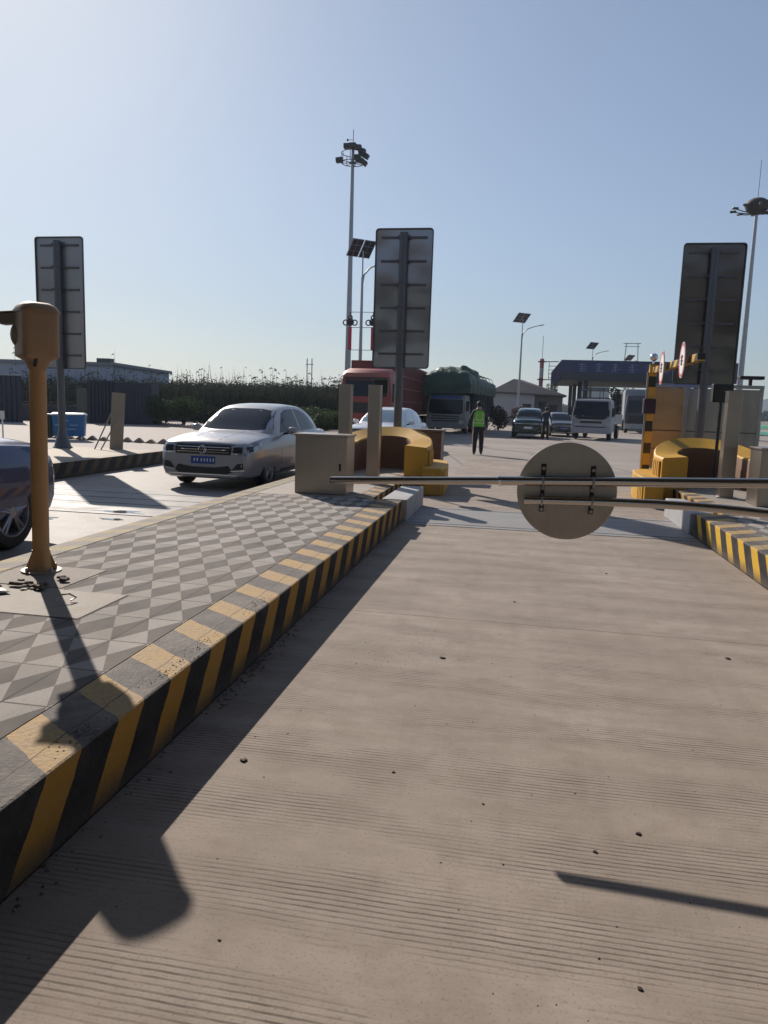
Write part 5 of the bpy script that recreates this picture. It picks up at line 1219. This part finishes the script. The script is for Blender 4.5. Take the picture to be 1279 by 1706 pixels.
# ============================================================ PEOPLE
def person(label, loc, rz, h, jacket, trousers, vest=None, cap=True, armL=.1, armR=.1, legsp=.12, step=.1, lean=0):
    t = thing('person', label, 'person', loc, rz); s = h/1.72
    V = []; E_ = []; Rr = []
    def v(p, r, par=None):
        V.append(Vector(p)*s); Rr.append(r*s)
        if par is not None: E_.append((par, len(V)-1))
        return len(V)-1
    pel = v((0, 0, .95), .135); sp1 = v((0, .01, 1.10), .13, pel); sp2 = v((0, .0, 1.28), .15, sp1); ch = v((0, -.005, 1.40), .13, sp2)
    nk = v((0, .0, 1.50), .055, ch); h1 = v((0, .015, 1.57), .072, nk); h2 = v((0, .02, 1.64), .088, h1); h3 = v((0, .012, 1.69), .055, h2)
    nose_ = v((0, .105, 1.60), .014, h1)
    for sx, aa in ((-1, armL), (1, armR)):
        sh = v((sx*.17, 0, 1.41), .068, ch); el = v((sx*(.20+aa), .01, 1.14), .046, sh); wr = v((sx*(.20+aa*1.5), .06, .90), .030, el); pm = v((sx*(.205+aa*1.6), .075, .84), .027, wr)
        for q, ln in enumerate((.075, .085, .08, .065)):
            f1 = v((sx*(.205+aa*1.6)+(.0)*q, .05+.017*q, .80), .0095, pm); f2 = v((sx*(.200+aa*1.6), .05+.019*q, .80-ln*.6), .008, f1)
        th = v((sx*(.19+aa*1.6), .115, .82), .010, pm)
        hp = v((sx*.095, 0, .90), .115, pel); kn = v((sx*(.10+legsp*.4), .02+sx*step*.5, .50), .092, hp); an = v((sx*(.10+legsp*.6), sx*step, .12), .072, kn)
        he = v((sx*(.10+legsp*.6), sx*step-.02, .04), .038, an); to = v((sx*(.11+legsp*.6), sx*step+.16, .035), .034, he)
    me = bpy.data.meshes.new('body'); me.from_pydata([tuple(p) for p in V], E_, []); o = bpy.data.objects.new('body', me); COL.objects.link(o)
    sk = o.modifiers.new('skin', 'SKIN'); sk.use_smooth_shade = True
    if not me.skin_vertices: me.attributes.new
    for i, d in enumerate(me.skin_vertices[0].data): d.radius = (Rr[i], Rr[i]*(.72 if i in (pel, sp1, sp2, ch) else 1)); d.use_root = (i == 0)
    sb = o.modifiers.new('sub', 'SUBSURF'); sb.levels = 1; sb.render_levels = 1
    dg = bpy.context.evaluated_depsgraph_get(); dg.update(); m2 = bpy.data.meshes.new_from_object(o.evaluated_get(dg), depsgraph=dg)
    o.modifiers.clear(); o.data = m2; o.parent = t
    skin = mat('skin', (.34, .20, .14), .55, var=.05); shoe = M_BLK
    m2.materials.clear()
    for q in (jacket, trousers, skin, shoe): m2.materials.append(q)
    for p in m2.polygons:
        c = p.center/s; hand = abs(c.x) > .17 and c.z < .90
        p.material_index = 2 if (c.z > 1.475 or hand) else (0 if (c.z > .93 or abs(c.x) > .21) else (3 if c.z < .085 else 1)); p.use_smooth = True
    mb = MB(); rings = []
    for z, a, b in ((1.585, .086, .098), (1.64, .098, .112), (1.70, .094, .106), (1.745, .07, .08), (1.765, .02, .03)):
        rings.append([Vector((a*s*cos(q), (.008+b*sin(q))*s, (z+(.035 if sin(q) > .3 else 0)*(z < 1.6))*s)) for q in [2*pi*k/18 for k in range(18)]])
    mb.loft(rings)
    if cap: mb.bb(-.07*s, .07*s, .09*s, .17*s, 1.635*s, 1.648*s)
    mb.build('cap' if cap else 'hair', mat('dark_hair', (.012, .012, .014), .7), t, smooth=50)
    if vest:
        mb = MB(); rings = []
        for z, a, b in ((.93, .178, .132), (1.05, .178, .132), (1.2, .186, .14), (1.33, .196, .142), (1.41, .180, .125), (1.455, .12, .09)):
            rings.append([Vector((a*s*cos(q)*(1.0), b*s*sin(q), z*s)) for q in [2*pi*k/26 for k in range(26)]])
        mb.loft(rings, cap=False); vo = mb.build('vest', vest, t, smooth=60)
        for z in (1.03, 1.13):
            mb = MB(); mb.loft([[Vector((.184*s*cos(q), .138*s*sin(q), (z+dz)*s)) for q in [2*pi*k/26 for k in range(26)]] for dz in (0, .035)], cap=False); mb.build('reflective_band', mat('reflective_band', (.45, .50, .30), .4), vo, smooth=60)
        for sx in (-1, 1): mb = MB(); mb.box((sx*.09*s, -.139*s, 1.26*s), (.035*s, .006, .22*s), rx=.0); mb.build('reflective_strip', mat('reflective_band', (.45, .50, .30), .4), vo)
    return t
JD = mat('dark_uniform', (.016, .018, .028), .8, var=.15); JN = mat('navy_jacket', (.014, .022, .045), .75, var=.15); TR = mat('black_trousers', (.012, .012, .016), .8, var=.15)
person('person in a lime green vest and dark trousers standing with back turned on the plaza', (-1.29, 25.0, -.01), radians(8), 1.74, JD, TR, mat('hi_vis_lime', (.17, .46, .03), .6, var=.12, scale=8), armL=.10, armR=.04, legsp=.03, step=.05)
person('person in dark blue jacket and trousers standing between the green car and the white truck', (1.47, 40.9, -.01), radians(-15), 1.70, JN, TR, None, cap=False, armL=.05, armR=.05, legsp=.03, step=.05)
# ============================================================ SMALL LITTER ON THE LANE
ml = mat('dead_leaf', (.035, .022, .016), .8, var=.3, scale=30)
spots = [(.51, 2.606, .022, 'right of the long thin shadow'), (.346, 2.457, .016, 'just above the tip of the boom shadow'), (-.427, 2.844, .013, 'in the middle of the lane'), (1.379, 4.775, .03, 'near the right kerb'), (.052, 5.783, .018, 'below the round sign'),
         (.40, 1.85, .014, 'at the bottom of the photo'), (-1.06, 2.789, .03, 'at the edge of the kerb shadow'), (-.37, 4.303, .03, 'beside the pitted patch'), (-.049, 2.681, .01, 'mid lane above the boom shadow'), (-.744, 1.778, .009, 'bottom left beside the kerb shadow'), (1.9, 5.6, .02, 'close to the right striped kerb'), (.9, 7.1, .018, 'beyond the round sign')]
for i, (x, y, r, wh) in enumerate(spots):
    o = rubble('dry_leaf', 'dark crumpled dry leaf '+wh, x, y, .001, r*.75, r*.25, 200+i, ml, 'dry leaves on the lane'); o['category'] = 'leaf'

# grit along the kerb foot and dirt on the kerb top
random.seed(21)
def grit(name, n, fn, r0_, r1_, m):
    mb = MB()
    for _ in range(n):
        x, y, z = fn(); r = random.uniform(r0_, r1_); k = random.uniform(0, 6)
        vs = [Vector((x+r*cos(k+a)*random.uniform(.7, 1.2), y+r*sin(k+a)*random.uniform(.7, 1.2), z)) for a in (0, 1.57, 3.14, 4.71)]+[Vector((x+random.uniform(-.3, .3)*r, y, z+r*random.uniform(.4, .9)))]
        mb.add(vs, [(0, 1, 4), (1, 2, 4), (2, 3, 4), (3, 0, 4)])
    return tag(mb.build(name, m), kind='stuff')
def foot_(): return (-1.43+abs(random.gauss(0, .045)), random.choice([random.uniform(1.5, 9.3), random.gauss(3.9, .35)]), .0008)
def topc_(): 
    c_ = random.choice([(2.95, .10), (3.35, .13), (2.3, .06), (4.2, .1)]); return (-1.49+random.gauss(0, .022), random.gauss(*c_), K+.0005)
def lanec_(): return (random.uniform(-1.35, 2.2), random.uniform(1.4, 9), .0006)
GM = mat('grit_grey', (.16, .135, .12), .9, var=.4, scale=30); GD = mat('dirt_crumb', (.11, .092, .08), .9, var=.4, scale=30)
grit('kerb_grit', 420, foot_, .003, .011, GM); grit('kerb_dirt', 300, topc_, .0015, .005, GD); grit('lane_grit', 260, lanec_, .0015, .005, GD)
# ============================================================ HAZE
m, t_, bs = newmat('haze'); t_.nodes.remove(bs)
pv = t_.nodes.new('ShaderNodeVolumePrincipled'); pv.inputs['Color'].default_value = (.72, .86, 1, 1); pv.inputs['Density'].default_value = .00032; pv.inputs['Anisotropy'].default_value = .25
L(t_, pv.outputs[0], t_.nodes['Material Output'].inputs['Volume'])
mb = MB(); mb.bb(-1600, 1600, -100, 3100, -1.2, 34); tag(mb.build('haze', m), kind='stuff')
